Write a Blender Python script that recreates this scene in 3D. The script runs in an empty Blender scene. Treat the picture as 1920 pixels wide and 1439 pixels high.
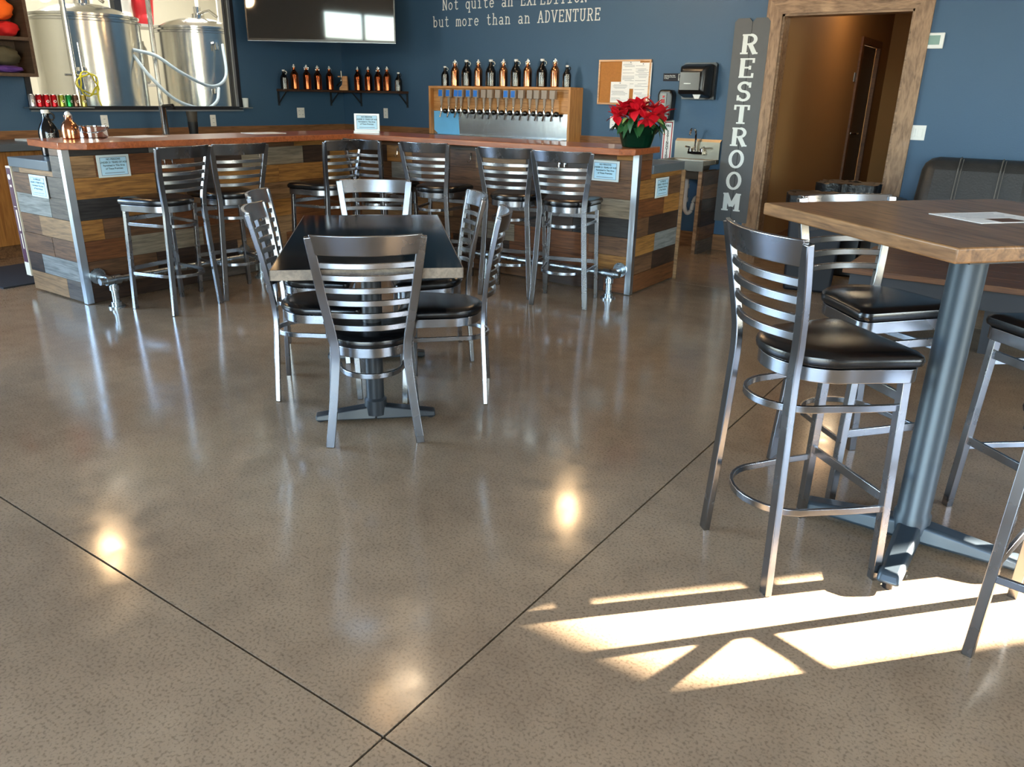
import bpy, math, random
from mathutils import Matrix, Vector
random.seed(7)
scene = bpy.context.scene
col = scene.collection
PI = math.pi

# ------------------------------------------------------------------ camera
F_PX = 1447.8
pitch, roll, th = math.radians(20.334), math.radians(1.106), math.radians(55.341)
cp, sp, cr, sr = math.cos(pitch), math.sin(pitch), math.cos(roll), math.sin(roll)
Rc = (Matrix(((math.sin(th), -math.cos(th), 0), (math.cos(th), math.sin(th), 0), (0, 0, 1)))
      @ Matrix(((1, 0, 0), (0, sp, -cp), (0, cp, sp))) @ Matrix(((cr, -sr, 0), (sr, cr, 0), (0, 0, 1))))
cd = bpy.data.cameras.new('camera')
cd.sensor_fit = 'HORIZONTAL'; cd.sensor_width = 36.0; cd.lens = F_PX / 1920 * 36; cd.clip_start = .05
cam = bpy.data.objects.new('camera', cd); col.objects.link(cam)
cam.matrix_world = Matrix.Translation((0, 0, 1.405)) @ Rc.to_4x4()
scene.camera = cam

# ------------------------------------------------------------------ sky, sun, exposure
vs = scene.view_settings
scene.display_settings.display_device = 'sRGB'
vs.view_transform = 'Standard'; vs.look = 'None'; vs.gamma = 1.0; vs.use_curve_mapping = False
vs.exposure = 0.0
SUN_EL = math.radians(16.0); SUN_AZ = Vector((.68, .733)).normalized()
world = bpy.data.worlds.new('sky'); scene.world = world; world.use_nodes = True
wn = world.node_tree.nodes; wl = world.node_tree.links
sky = wn.new('ShaderNodeTexSky'); sky.sky_type = 'NISHITA'; sky.sun_disc = False
sky.sun_elevation = math.radians(24); sky.sun_rotation = math.atan2(SUN_AZ.x, SUN_AZ.y); sky.air_density = 1.0; sky.dust_density = 1.5
wl.new(sky.outputs[0], wn['Background'].inputs[0]); wn['Background'].inputs[1].default_value = 5.2
sd = bpy.data.lights.new('sun', 'SUN'); sd.energy = 230.0; sd.angle = math.radians(.53); sd.color = (1, .93, .8)
sun = bpy.data.objects.new('sun', sd); col.objects.link(sun)
sun.rotation_euler = Vector((-SUN_AZ.x * math.cos(SUN_EL), -SUN_AZ.y * math.cos(SUN_EL), -math.sin(SUN_EL))).to_track_quat('-Z', 'Y').to_euler()
sun.location = (6, 9, 5)

# ------------------------------------------------------------------ materials
def lin(c):
    return tuple((x / 255 / 12.92) if x / 255 <= .04045 else ((x / 255 + .055) / 1.055) ** 2.4 for x in c) + (1,)
MATS = {}
def base_mat(name):
    m = bpy.data.materials.new(name); m.use_nodes = True
    MATS[name] = m
    return m, m.node_tree.nodes, m.node_tree.links, m.node_tree.nodes['Principled BSDF']
def plain(name, c, rough=.5, metal=0., coat=0., var=.08, nscale=12., spec=.5, bump=0., bscale=60., emit=None, es=0., trans=0.):
    """colour with a slight procedural tone variation"""
    m, n, l, b = base_mat(name)
    c = lin(c)
    tc = n.new('ShaderNodeTexCoord'); nz = n.new('ShaderNodeTexNoise'); nz.inputs['Scale'].default_value = nscale; nz.inputs['Detail'].default_value = 4
    l.new(tc.outputs['Object'], nz.inputs['Vector'])
    mx = n.new('ShaderNodeMix'); mx.data_type = 'RGBA'
    mx.inputs[6].default_value = tuple(x * (1 - var) for x in c[:3]) + (1,); mx.inputs[7].default_value = tuple(min(1, x * (1 + var)) for x in c[:3]) + (1,)
    l.new(nz.outputs['Fac'], mx.inputs[0]); l.new(mx.outputs[2], b.inputs['Base Color'])
    b.inputs['Roughness'].default_value = rough; b.inputs['Metallic'].default_value = metal
    b.inputs['Coat Weight'].default_value = coat; b.inputs['Specular IOR Level'].default_value = spec
    b.inputs['Transmission Weight'].default_value = trans
    if bump:
        bz = n.new('ShaderNodeTexNoise'); bz.inputs['Scale'].default_value = bscale; l.new(tc.outputs['Object'], bz.inputs['Vector'])
        bp = n.new('ShaderNodeBump'); bp.inputs['Strength'].default_value = bump; bp.inputs['Distance'].default_value = .004
        l.new(bz.outputs['Fac'], bp.inputs['Height']); l.new(bp.outputs['Normal'], b.inputs['Normal'])
    if emit:
        b.inputs['Emission Color'].default_value = lin(emit); b.inputs['Emission Strength'].default_value = es
    return m
def wood(name, c1, c2, rough=.5, gs=(1.2, 16, 16), coat=0., rot=(0, 0, 0), spec=.4):
    """grain runs along the object's local X"""
    m, n, l, b = base_mat(name)
    tc = n.new('ShaderNodeTexCoord'); oi = n.new('ShaderNodeObjectInfo')
    mp = n.new('ShaderNodeMapping'); mp.inputs['Scale'].default_value = gs; mp.inputs['Rotation'].default_value = rot
    ad = n.new('ShaderNodeVectorMath'); ad.operation = 'MULTIPLY_ADD'
    cx = n.new('ShaderNodeCombineXYZ')
    for i in range(3): l.new(oi.outputs['Random'], cx.inputs[i])
    l.new(cx.outputs[0], ad.inputs[0]); ad.inputs[1].default_value = (37, 53, 71); l.new(tc.outputs['Object'], ad.inputs[2])
    l.new(ad.outputs[0], mp.inputs['Vector'])
    nz = n.new('ShaderNodeTexNoise'); nz.inputs['Scale'].default_value = 2.2; nz.inputs['Detail'].default_value = 6; nz.inputs['Distortion'].default_value = 1.2
    l.new(mp.outputs[0], nz.inputs['Vector'])
    fz = n.new('ShaderNodeTexNoise'); fz.inputs['Scale'].default_value = 9; fz.inputs['Detail'].default_value = 3
    l.new(mp.outputs[0], fz.inputs['Vector'])
    mm = n.new('ShaderNodeMath'); mm.operation = 'MULTIPLY_ADD'; mm.inputs[1].default_value = .35
    l.new(fz.outputs['Fac'], mm.inputs[0]); l.new(nz.outputs['Fac'], mm.inputs[2])
    rp = n.new('ShaderNodeValToRGB'); e = rp.color_ramp.elements
    e[0].position = .42; e[0].color = lin(c1); e[1].position = .82; e[1].color = lin(c2)
    l.new(mm.outputs[0], rp.inputs[0]); l.new(rp.outputs[0], b.inputs['Base Color'])
    b.inputs['Roughness'].default_value = rough; b.inputs['Coat Weight'].default_value = coat; b.inputs['Specular IOR Level'].default_value = spec
    bp = n.new('ShaderNodeBump'); bp.inputs['Strength'].default_value = .15; bp.inputs['Distance'].default_value = .003
    l.new(mm.outputs[0], bp.inputs['Height']); l.new(bp.outputs['Normal'], b.inputs['Normal'])
    return m
def steel(name, c, rough=.3, gs=(3, 3, 60), rust=0., var=.25):
    m, n, l, b = base_mat(name)
    tc = n.new('ShaderNodeTexCoord'); mp = n.new('ShaderNodeMapping'); mp.inputs['Scale'].default_value = gs
    l.new(tc.outputs['Object'], mp.inputs['Vector'])
    nz = n.new('ShaderNodeTexNoise'); nz.inputs['Scale'].default_value = 3; nz.inputs['Detail'].default_value = 6
    l.new(mp.outputs[0], nz.inputs['Vector'])
    mr = n.new('ShaderNodeMapRange'); mr.inputs[3].default_value = rough * .7; mr.inputs[4].default_value = rough * 1.35
    l.new(nz.outputs['Fac'], mr.inputs[0]); l.new(mr.outputs[0], b.inputs['Roughness'])
    mx = n.new('ShaderNodeMix'); mx.data_type = 'RGBA'; cc = lin(c)
    mx.inputs[6].default_value = tuple(x * (1 - var) for x in cc[:3]) + (1,); mx.inputs[7].default_value = cc
    n2 = n.new('ShaderNodeTexNoise'); n2.inputs['Scale'].default_value = 9; n2.inputs['Detail'].default_value = 4
    l.new(tc.outputs['Object'], n2.inputs['Vector']); l.new(n2.outputs['Fac'], mx.inputs[0])
    out = mx.outputs[2]; b.inputs['Metallic'].default_value = 1
    if rust:
        n3 = n.new('ShaderNodeTexNoise'); n3.inputs['Scale'].default_value = 14; n3.inputs['Detail'].default_value = 8; l.new(tc.outputs['Object'], n3.inputs['Vector'])
        r = n.new('ShaderNodeValToRGB'); r.color_ramp.elements[0].position = 1 - rust; r.color_ramp.elements[1].position = 1 - rust + .08
        l.new(n3.outputs['Fac'], r.inputs[0])
        m2 = n.new('ShaderNodeMix'); m2.data_type = 'RGBA'; m2.inputs[7].default_value = lin((120, 78, 52)); l.new(r.outputs[0], m2.inputs[0]); l.new(out, m2.inputs[6]); out = m2.outputs[2]
        iv = n.new('ShaderNodeMath'); iv.operation = 'SUBTRACT'; iv.inputs[0].default_value = 1; l.new(r.outputs[0], iv.inputs[1]); l.new(iv.outputs[0], b.inputs['Metallic'])
    l.new(out, b.inputs['Base Color'])
    return m
def concrete(name):
    m, n, l, b = base_mat(name)
    tc = n.new('ShaderNodeNewGeometry')
    def noise(s, d=5):
        z = n.new('ShaderNodeTexNoise'); z.inputs['Scale'].default_value = s; z.inputs['Detail'].default_value = d; l.new(tc.outputs['Position'], z.inputs['Vector']); return z
    big, mid, fine = noise(1.1, 6), noise(9, 5), noise(120, 2)
    r1 = n.new('ShaderNodeValToRGB'); e = r1.color_ramp.elements
    e[0].position = .3; e[0].color = lin((140, 117, 93)); e[1].position = .72; e[1].color = lin((167, 143, 115))
    l.new(big.outputs['Fac'], r1.inputs[0])
    r2 = n.new('ShaderNodeValToRGB'); e = r2.color_ramp.elements
    e[0].position = .32; e[0].color = (.72, .72, .73, 1); e[1].position = .68; e[1].color = (1.0, 1.0, 1.0, 1)
    l.new(mid.outputs['Fac'], r2.inputs[0])
    r3 = n.new('ShaderNodeValToRGB'); e = r3.color_ramp.elements
    e[0].position = .33; e[0].color = (.5, .48, .46, 1); e[1].position = .5; e[1].color = (1, 1, 1, 1)
    l.new(fine.outputs['Fac'], r3.inputs[0])
    vo = n.new('ShaderNodeTexVoronoi'); vo.inputs['Scale'].default_value = 34; l.new(tc.outputs['Position'], vo.inputs['Vector'])
    r4 = n.new('ShaderNodeValToRGB'); e = r4.color_ramp.elements
    e[0].position = .03; e[0].color = (.3, .27, .24, 1); e[1].position = .09; e[1].color = (1, 1, 1, 1)
    l.new(vo.outputs['Distance'], r4.inputs[0])
    out = r1.outputs[0]
    for r, f in ((r2, .55), (r3, .75), (r4, .5)):
        mx = n.new('ShaderNodeMix'); mx.data_type = 'RGBA'; mx.blend_type = 'MULTIPLY'; mx.inputs[0].default_value = f * .9
        l.new(out, mx.inputs[6]); l.new(r.outputs[0], mx.inputs[7]); out = mx.outputs[2]
    l.new(out, b.inputs['Base Color'])
    mr = n.new('ShaderNodeMapRange'); mr.inputs[1].default_value = .3; mr.inputs[2].default_value = .7; mr.inputs[3].default_value = .10; mr.inputs[4].default_value = .19
    l.new(mid.outputs['Fac'], mr.inputs[0]); l.new(mr.outputs[0], b.inputs['Roughness'])
    b.inputs['Specular IOR Level'].default_value = .5
    bp = n.new('ShaderNodeBump'); bp.inputs['Strength'].default_value = .04; bp.inputs['Distance'].default_value = .002
    l.new(big.outputs['Fac'], bp.inputs['Height']); l.new(bp.outputs['Normal'], b.inputs['Normal'])
    return m
concrete('concrete')
plain('ground', (168, 164, 158), .9)
plain('joint', (62, 56, 50), .8)
plain('blue_wall', (52, 84, 112), .55, bump=.25, bscale=90, var=.05, nscale=2)
plain('ceiling', (150, 148, 144), .8)
plain('plain_wall', (168, 164, 156), .8)
plain('tan_wall', (150, 112, 66), .75, var=.04)
plain('brewery_wall', (224, 220, 202), .7, var=.04)
plain('brewery_floor', (150, 146, 140), .6)
wood('frame_wood', (98, 72, 50), (158, 126, 96), .45, gs=(2.2, 9, 9), coat=.15)
wood('base_wood', (92, 60, 36), (140, 98, 62), .5)
wood('counter_wood', (118, 72, 30), (170, 116, 58), .45, coat=.1)
wood('oak', (152, 98, 48), (198, 142, 82), .45, coat=.15)
wood('table_wood', (78, 52, 32), (142, 104, 68), .42, gs=(1.6, 14, 14), coat=.2)
wood('table_edge', (130, 76, 34), (196, 134, 76), .4, gs=(1.6, 14, 14), coat=.2)
wood('bar_copper_wood', (120, 62, 34), (166, 92, 52), .3, coat=.3)
wood('shelf_wood', (44, 28, 20), (74, 50, 36), .5)
wood('walnut', (70, 42, 26), (110, 72, 44), .45)
PL = {'gold': ((124, 80, 36), (186, 130, 66)), 'tan': ((126, 94, 62), (176, 136, 94)), 'brown': ((80, 54, 36), (130, 92, 62)),
      'red': ((92, 52, 28), (140, 86, 48)), 'dark': ((40, 29, 23), (78, 57, 44)), 'char': ((34, 32, 33), (66, 62, 60)),
      'grey': ((112, 112, 108), (156, 156, 150)), 'beige': ((120, 106, 88), (164, 148, 124)), 'slate': ((70, 62, 56), (108, 96, 86))}
for k, (a, b_) in PL.items(): wood('plank_' + k, tuple(x * .72 for x in a), tuple(x * .84 for x in b_), .48, gs=(1.6, 20, 20), spec=.35)
steel('chair_steel', (148, 149, 152), .25, gs=(2, 2, 2), rust=.0, var=.12)
steel('chair_steel_worn', (146, 146, 148), .27, gs=(2, 2, 2), rust=.3, var=.12)
steel('bright_steel', (205, 206, 206), .2, gs=(3, 3, 3))
steel('tank_steel', (216, 216, 212), .2, gs=(40, 40, 1.5), var=.12)
steel('drip_steel', (186, 190, 196), .22, gs=(30, 3, 3), var=.1)
steel('galvanised', (190, 200, 206), .28, gs=(9, 9, 9))
steel('strip_metal', (216, 222, 228), .32, gs=(3, 3, 3), var=.06)
steel('chrome', (225, 225, 225), .06, gs=(2, 2, 2), var=.02)
steel('sink_steel', (158, 148, 130), .38, gs=(30, 4, 4))
steel('copper', (214, 142, 100), .16, gs=(30, 30, 2), var=.1)
steel('amber_copper', (150, 84, 52), .16, gs=(30, 30, 2), var=.1)
plain('vinyl', (9, 9, 10), .27, bump=.06, bscale=180, spec=.6)
plain('black_laminate', (15, 16, 18), .09, spec=.5)
wood('table_band', (98, 88, 78), (132, 120, 106), .4)
plain('black_iron', (34, 38, 42), .42, spec=.5)
plain('pipe_grey', (56, 66, 74), .38, metal=.35)
plain('black_gloss', (10, 10, 11), .12, spec=.6)
plain('black_plastic', (18, 18, 20), .3)
plain('smoke_plastic', (70, 66, 60), .22)
plain('white_plastic', (226, 226, 222), .4)
plain('white_paint', (214, 220, 218), .6)
plain('sign_paper', (176, 214, 232), .6)
plain('paper', (232, 232, 230), .7)
plain('ink', (22, 24, 34), .7)
plain('faint_ink', (120, 126, 140), .7)
plain('acrylic', (206, 216, 216), .2, spec=.6)
plain('cork', (170, 112, 54), .85, bump=.4, bscale=200, var=.2, nscale=60)
plain('slab_grey', (88, 96, 102), .32)
plain('sign_grey', (84, 86, 88), .6)
plain('leather', (48, 46, 44), .42, bump=.3, bscale=70, var=.15)
plain('seam', (92, 88, 82), .6)
plain('screen', (6, 6, 7), .035, spec=.9)
plain('bezel', (24, 24, 25), .25)
plain('red_bract', (206, 16, 36), .5, var=.25)
plain('green_leaf', (30, 78, 38), .45, var=.3)
plain('pale_leaf', (120, 150, 80), .5, var=.3)
plain('foil_green', (8, 52, 36), .18, metal=.6)
plain('soil', (40, 28, 20), .9)
plain('blue_tape', (30, 110, 200), .5)
plain('handle_wood', (150, 136, 122), .5)
plain('tap_black', (20, 17, 15), .1)
plain('maroon', (72, 24, 50), .5)
plain('cream_trim', (222, 208, 184), .5)
plain('rubber', (38, 38, 40), .85)
plain('red_print', (170, 28, 38), .5)
plain('orange_cloth', (240, 104, 20), .85, bump=.6, bscale=25)
plain('red_cloth', (190, 22, 24), .8, bump=.4, bscale=25)
plain('green_cloth', (60, 122, 60), .85, bump=.6, bscale=25)
plain('olive_cloth', (70, 66, 48), .85, bump=.6, bscale=25)
plain('purple_cloth', (82, 50, 128), .8, bump=.6, bscale=25)
plain('dark_cloth', (44, 44, 44), .85, bump=.6, bscale=25)
wood('cabinet_dark', (58, 44, 34), (84, 66, 52), .5)
plain('pvc', (212, 204, 196), .4)
plain('hose', (176, 194, 206), .3)
plain('yellow_hose', (216, 206, 50), .4)
plain('cooler_red', (196, 30, 40), .4)
plain('bag', (10, 10, 11), .42, bump=1., bscale=40)
plain('bin_blue', (14, 18, 28), .6)
plain('door_dark', (40, 28, 22), .4)
plain('frame_dark', (22, 26, 34), .4)
plain('alu', (150, 158, 164), .35, metal=.8)
plain('thermo_screen', (120, 150, 140), .3)
plain('bulb', (255, 190, 110), .4, emit=(255, 160, 70), es=14)
plain('tube_light', (255, 250, 240), .4, emit=(255, 244, 222), es=6)
plain('grey_frame', (40, 42, 47), .6)
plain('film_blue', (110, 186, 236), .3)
for nme, c in (('can_silver', (190, 186, 188)), ('can_red', (190, 30, 40)), ('can_green', (40, 150, 80)), ('can_lime', (150, 170, 70)), ('can_brown', (110, 84, 70)), ('can_gold', (180, 168, 90))):
    plain(nme, c, .25, metal=.75)
gm, gn, gl, gb = base_mat('pane')
gl_out = gn['Material Output']; tr = gn.new('ShaderNodeBsdfTransparent'); go = gn.new('ShaderNodeBsdfGlossy'); go.inputs['Roughness'].default_value = .02
mxs = gn.new('ShaderNodeMixShader'); fr = gn.new('ShaderNodeFresnel'); fr.inputs[0].default_value = 1.25
gl.new(fr.outputs[0], mxs.inputs[0]); gl.new(tr.outputs[0], mxs.inputs[1]); gl.new(go.outputs[0], mxs.inputs[2]); gl.new(mxs.outputs[0], gl_out.inputs[0])

# ------------------------------------------------------------------ mesh helpers
class MB:
    def __init__(s): s.v = []; s.f = []
    def quadbox(s, P):
        o = len(s.v); s.v += [tuple(p) for p in P]
        for q in ((0, 3, 2, 1), (4, 5, 6, 7), (0, 1, 5, 4), (1, 2, 6, 5), (2, 3, 7, 6), (3, 0, 4, 7)): s.f.append(tuple(o + i for i in q))
        return s
    def box(s, x0, x1, y0, y1, z0, z1):
        return s.quadbox([(x0, y0, z0), (x1, y0, z0), (x1, y1, z0), (x0, y1, z0), (x0, y0, z1), (x1, y0, z1), (x1, y1, z1), (x0, y1, z1)])
    def quad(s, a, b, c, d):
        o = len(s.v); s.v += [a, b, c, d]; s.f.append((o, o + 1, o + 2, o + 3)); return s
    def lathe(s, prof, n=24, c=(0, 0, 0), cap=True):
        o = len(s.v)
        for r, z in prof:
            for i in range(n):
                a = 2 * PI * i / n; s.v.append((c[0] + r * math.cos(a), c[1] + r * math.sin(a), c[2] + z))
        for k in range(len(prof) - 1):
            for i in range(n):
                j = (i + 1) % n; s.f.append((o + k * n + i, o + k * n + j, o + (k + 1) * n + j, o + (k + 1) * n + i))
        if cap:
            s.f.append(tuple(o + i for i in reversed(range(n)))); e = o + (len(prof) - 1) * n; s.f.append(tuple(e + i for i in range(n)))
        return s
    def sweep(s, path, prof, side=None, closed=False):
        """prof: (a,b) offsets along (side, normal); side fixed reference vector or None"""
        P = [Vector(p) for p in path]; n = len(P); m = len(prof); o = len(s.v)
        for i in range(n):
            if closed: t = P[(i + 1) % n] - P[i - 1]
            else: t = P[min(i + 1, n - 1)] - P[max(i - 1, 0)]
            t.normalize()
            ref = Vector(side) if side is not None else (Vector((0, 0, 1)) if abs(t.z) < .9 else Vector((1, 0, 0)))
            a = (ref - t * ref.dot(t)).normalized(); b = t.cross(a)
            k = 1.0
            if 0 < i < n - 1 or closed:
                t1 = (P[i] - P[i - 1]).normalized(); k = 1 / max(.6, t1.dot(t))
            for (pa, pb) in prof: s.v.append(tuple(P[i] + a * pa + b * pb * (k if abs(b.dot(P[(i + 1) % n] - P[i - 1])) >= 0 else 1)))
        for i in range(n if closed else n - 1):
            j = (i + 1) % n
            for q in range(m):
                r = (q + 1) % m; s.f.append((o + i * m + q, o + j * m + q, o + j * m + r, o + i * m + r))
        if not closed:
            s.f.append(tuple(o + q for q in range(m))); s.f.append(tuple(o + (n - 1) * m + q for q in reversed(range(m))))
        return s
    def tube(s, path, r, n=10, closed=False):
        return s.sweep(path, [(r * math.cos(2 * PI * i / n), r * math.sin(2 * PI * i / n)) for i in range(n)], None, closed)
    def bar(s, path, w, d, side, closed=False):
        return s.sweep(path, [(-w / 2, -d / 2), (-w / 2, d / 2), (w / 2, d / 2), (w / 2, -d / 2)], side, closed)
    def rings(s, rr, top=True, bot=True):
        """stack of equal-length rings"""
        o = len(s.v); n = len(rr[0])
        for r in rr: s.v += [tuple(p) for p in r]
        for k in range(len(rr) - 1):
            for i in range(n):
                j = (i + 1) % n; s.f.append((o + k * n + i, o + k * n + j, o + (k + 1) * n + j, o + (k + 1) * n + i))
        if bot: s.f.append(tuple(o + i for i in reversed(range(n))))
        if top: s.f.append(tuple(o + (len(rr) - 1) * n + i for i in range(n)))
        return s
    def prism(s, poly, z0, z1):
        return s.rings([[(x, y, z0) for x, y in poly], [(x, y, z1) for x, y in poly]])
    def mesh(s, name, smooth=35):
        me = bpy.data.meshes.new(name); me.from_pydata(s.v, [], s.f); me.validate()
        import bmesh
        bm = bmesh.new(); bm.from_mesh(me); bmesh.ops.recalc_face_normals(bm, faces=bm.faces); bm.to_mesh(me); bm.free()
        if smooth: me.shade_smooth(); me.set_sharp_from_angle(angle=math.radians(smooth))
        return me
def obj(name, mb, m, parent=None, loc=(0, 0, 0), rot=(0, 0, 0), bevel=0, smooth=35):
    me = mb.mesh(name, smooth) if isinstance(mb, MB) else mb
    if m and not me.materials: me.materials.append(MATS[m])
    o = bpy.data.objects.new(name, me); col.objects.link(o)
    if parent: o.parent = parent
    o.location = loc; o.rotation_euler = rot
    if bevel:
        bv = o.modifiers.new('bevel', 'BEVEL'); bv.width = bevel; bv.segments = 3; bv.limit_method = 'ANGLE'; bv.angle_limit = math.radians(40)
    return o
def tag(o, label, cat, group=None):
    o['label'] = label; o['category'] = cat
    if group: o['group'] = group
    return o
def thing(name, label, cat, loc=(0, 0, 0), rz=0, group=None):
    o = bpy.data.objects.new(name, None); col.objects.link(o); o.empty_display_size = .1
    o.location = loc; o.rotation_euler = (0, 0, rz)
    return tag(o, label, cat, group)
def struct(name, mb, m, parent=None, **k):
    o = obj(name, mb, m, parent, **k); o['kind'] = 'structure'; return o
def dup(root, loc, rz, label, group=None):
    r = root.copy(); col.objects.link(r); r.location = loc; r.rotation_euler = (0, 0, rz); r['label'] = label
    if group: r['group'] = group
    for ch in list(root.children):
        c = ch.copy(); col.objects.link(c); c.parent = r
        for g in list(ch.children):
            d = g.copy(); col.objects.link(d); d.parent = c
    return r
def text_mesh(name, s, size, align='CENTER', line=1.0):
    cu = bpy.data.curves.new(name, 'FONT'); cu.body = s; cu.size = size; cu.align_x = align; cu.align_y = 'CENTER'; cu.space_line = line; cu.resolution_u = 3; cu.offset = size * .018
    o = bpy.data.objects.new(name, cu); col.objects.link(o)
    bpy.context.view_layer.update()
    me = bpy.data.meshes.new_from_object(o.evaluated_get(bpy.context.evaluated_depsgraph_get()))
    bpy.data.objects.remove(o); bpy.data.curves.remove(cu); me.name = name; me.materials.clear()
    return me
def R(a): return math.radians(a)

# slab-serif stroke lettering, cap height 1
def glyphs():
    V = lambda x, a, b: ('L', x, a, x, b, 1); H = lambda a, b, y: ('L', a, y, b, y, 0); L = lambda a, b, c, d: ('L', a, b, c, d, 1)
    T = lambda a, b, c, d: ('L', a, b, c, d, 0)
    A = lambda cx, cy, rx, ry, a0, a1: ('A', cx, cy, rx, ry, a0, a1)
    S = lambda x, y, w=.26: ('L', x - w / 2, y, x + w / 2, y, 0)
    b = .04; t = .96; xh = .64
    return {
     'N': [V(.12, 0, 1), V(.52, 0, 1), L(.12, 1, .52, 0), S(.12, b), S(.1, t), S(.52, t)],
     'o': [A(.31, .33, .21, .29, 0, 360)], 'O': [A(.31, .5, .23, .45, 0, 360)],
     't': [V(.27, .16, .92), H(.1, .5, xh), A(.4, .16, .13, .12, 180, 340)],
     'q': [A(.29, .33, .19, .29, 0, 360), V(.5, -.3, .66), S(.5, -.28)],
     'u': [V(.13, .2, .66), A(.31, .22, .18, .18, 180, 360), V(.49, .0, .66), S(.1, xh, .16), S(.46, xh, .16), S(.53, b, .16)],
     'i': [V(.31, 0, .66), S(.22, xh, .2), S(.31, b, .42), V(.31, .8, .93)],
     'e': [A(.31, .33, .21, .29, 0, 320), H(.1, .52, .34)],
     'a': [A(.27, .18, .17, .15, 0, 360), V(.46, .04, .46), A(.29, .46, .17, .16, 0, 150), S(.52, b, .16)],
     'n': [V(.14, 0, .66), A(.31, .42, .17, .2, 0, 180), V(.48, 0, .42), S(.14, b), S(.48, b), S(.09, xh, .14)],
     'h': [V(.14, 0, 1), A(.31, .42, .17, .2, 0, 180), V(.48, 0, .42), S(.14, b), S(.48, b), S(.09, t, .14)],
     'm': [V(.06, 0, .66), V(.31, 0, .5), V(.56, 0, .5), A(.185, .48, .12, .14, 0, 180), A(.435, .48, .12, .14, 0, 180), S(.06, b, .18), S(.31, b, .16), S(.56, b, .18)],
     'r': [V(.22, 0, .66), A(.4, .4, .18, .22, 40, 180), S(.22, b, .36), S(.15, xh, .16)],
     'b': [V(.13, 0, 1), A(.32, .33, .19, .29, 0, 360), S(.08, t, .14)],
     'E': [V(.15, 0, 1), H(.05, .56, t), H(.15, .44, .52), H(.05, .56, b), T(.54, .76, .54, 1), T(.54, 0, .54, .24), T(.43, .42, .43, .62)],
     'X': [L(.1, 0, .52, 1), L(.1, 1, .52, 0), S(.1, b), S(.52, b), S(.1, t), S(.52, t)],
     'P': [V(.16, 0, 1), H(.04, .34, t), H(.16, .34, .5), A(.34, .73, .19, .23, -90, 90), S(.16, b, .32)],
     'D': [V(.16, 0, 1), H(.04, .28, t), H(.04, .28, b), A(.28, .5, .25, .46, -90, 90)],
     'I': [V(.31, 0, 1), S(.31, b, .42), S(.31, t, .42)],
     'T': [V(.31, 0, 1), H(.04, .58, t), T(.06, .74, .06, 1), T(.56, .74, .56, 1), S(.31, b, .32)],
     'A': [L(.08, 0, .31, 1), L(.54, 0, .31, 1), H(.16, .46, .34), S(.08, b), S(.54, b)],
     'V': [L(.08, 1, .31, 0), L(.54, 1, .31, 0), S(.08, t), S(.54, t)],
     'U': [V(.13, .28, 1), V(.49, .28, 1), A(.31, .28, .18, .24, 180, 360), S(.13, t), S(.49, t)],
     'R': [V(.15, 0, 1), H(.04, .34, t), H(.15, .34, .5), A(.34, .73, .18, .23, -90, 90), L(.34, .5, .54, 0), S(.15, b, .28), S(.56, b, .16)],
     'S': [A(.31, .73, .19, .23, 30, 270), A(.31, .27, .19, .23, -150, 90), T(.51, .7, .51, .98), T(.11, .02, .11, .3)],
     'M': [V(.08, 0, 1), V(.54, 0, 1), L(.08, 1, .31, .25), L(.54, 1, .31, .25), S(.08, b), S(.54, b), S(.05, t, .16), S(.57, t, .16)],
    }
GL = glyphs()
def letters(mb, s, x0, z0, h, adv, w=.1, wh=.08, yplane=0., wide=1.0):
    """letters in the plane y = yplane, reading along +X"""
    K = 0
    for i, ch in enumerate(s):
        for st in GL.get(ch, []):
            if st[0] == 'L':
                pts = [(st[1], st[2]), (st[3], st[4])]; ww = w if st[5] else wh
            else:
                _, cx, cy, rx, ry, a0, a1 = st; k = max(6, int(abs(a1 - a0) / 18)); ww = (w + wh) / 2
                pts = [(cx + rx * math.cos(R(a0 + (a1 - a0) * j / k)), cy + ry * math.sin(R(a0 + (a1 - a0) * j / k))) for j in range(k + 1)]
            for (ax, ay), (bx, by) in zip(pts, pts[1:]):
                dx, dy = bx - ax, by - ay; q = math.hypot(dx, dy) or 1; nx, ny = -dy / q * ww / 2, dx / q * ww / 2
                ex, ey = (dx / q * .012, dy / q * .012) if st[0] == 'A' else (0, 0)
                P = [(ax - ex + nx, ay - ey + ny), (ax - ex - nx, ay - ey - ny), (bx + ex - nx, by + ey - ny), (bx + ex + nx, by + ey + ny)]
                K += 1; mb.quad(*[(x0 + i * adv + px * h * wide, yplane - K * .00003, z0 + pz * h) for px, pz in P])
    return mb

# ------------------------------------------------------------------ room shell
XL, YW, XE, YB, ZC = -8.04, 7.60, 6.2, -4.6, 4.0
fl = struct('floor', MB().box(-8.3, 6.6, -4.9, 12.7, -.12, -.03), 'joint')
JX = [-8.3, -5.95, -1.03, 3.9, 6.6]; JY = [-4.9, -3.95, .99, 5.93, 12.7]; g = .0035
for i in range(4):
    for j in range(4):
        o = obj('floor_slab', MB().box(JX[i] + g, JX[i + 1] - g, JY[j] + g, JY[j + 1] - g, -.05, 0), 'concrete', fl)
bf = struct('floor_brewery', MB().box(-14.2, -8.3, 1.5, 12, -.12, 0), 'brewery_floor')
struct('ground', MB().box(-40, 60, -60, -4.95, -.3, -.14).box(-40, -8.35, -4.95, 1.3, -.3, -.14).box(6.65, 60, -4.95, 60, -.3, -.14).box(-40, 6.65, 12.75, 60, -.3, -.14), 'ground')
struct('ceiling', MB().box(XL - .2, XE + .2, YB - .2, YW + .2, ZC, ZC + .1), 'ceiling')
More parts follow.
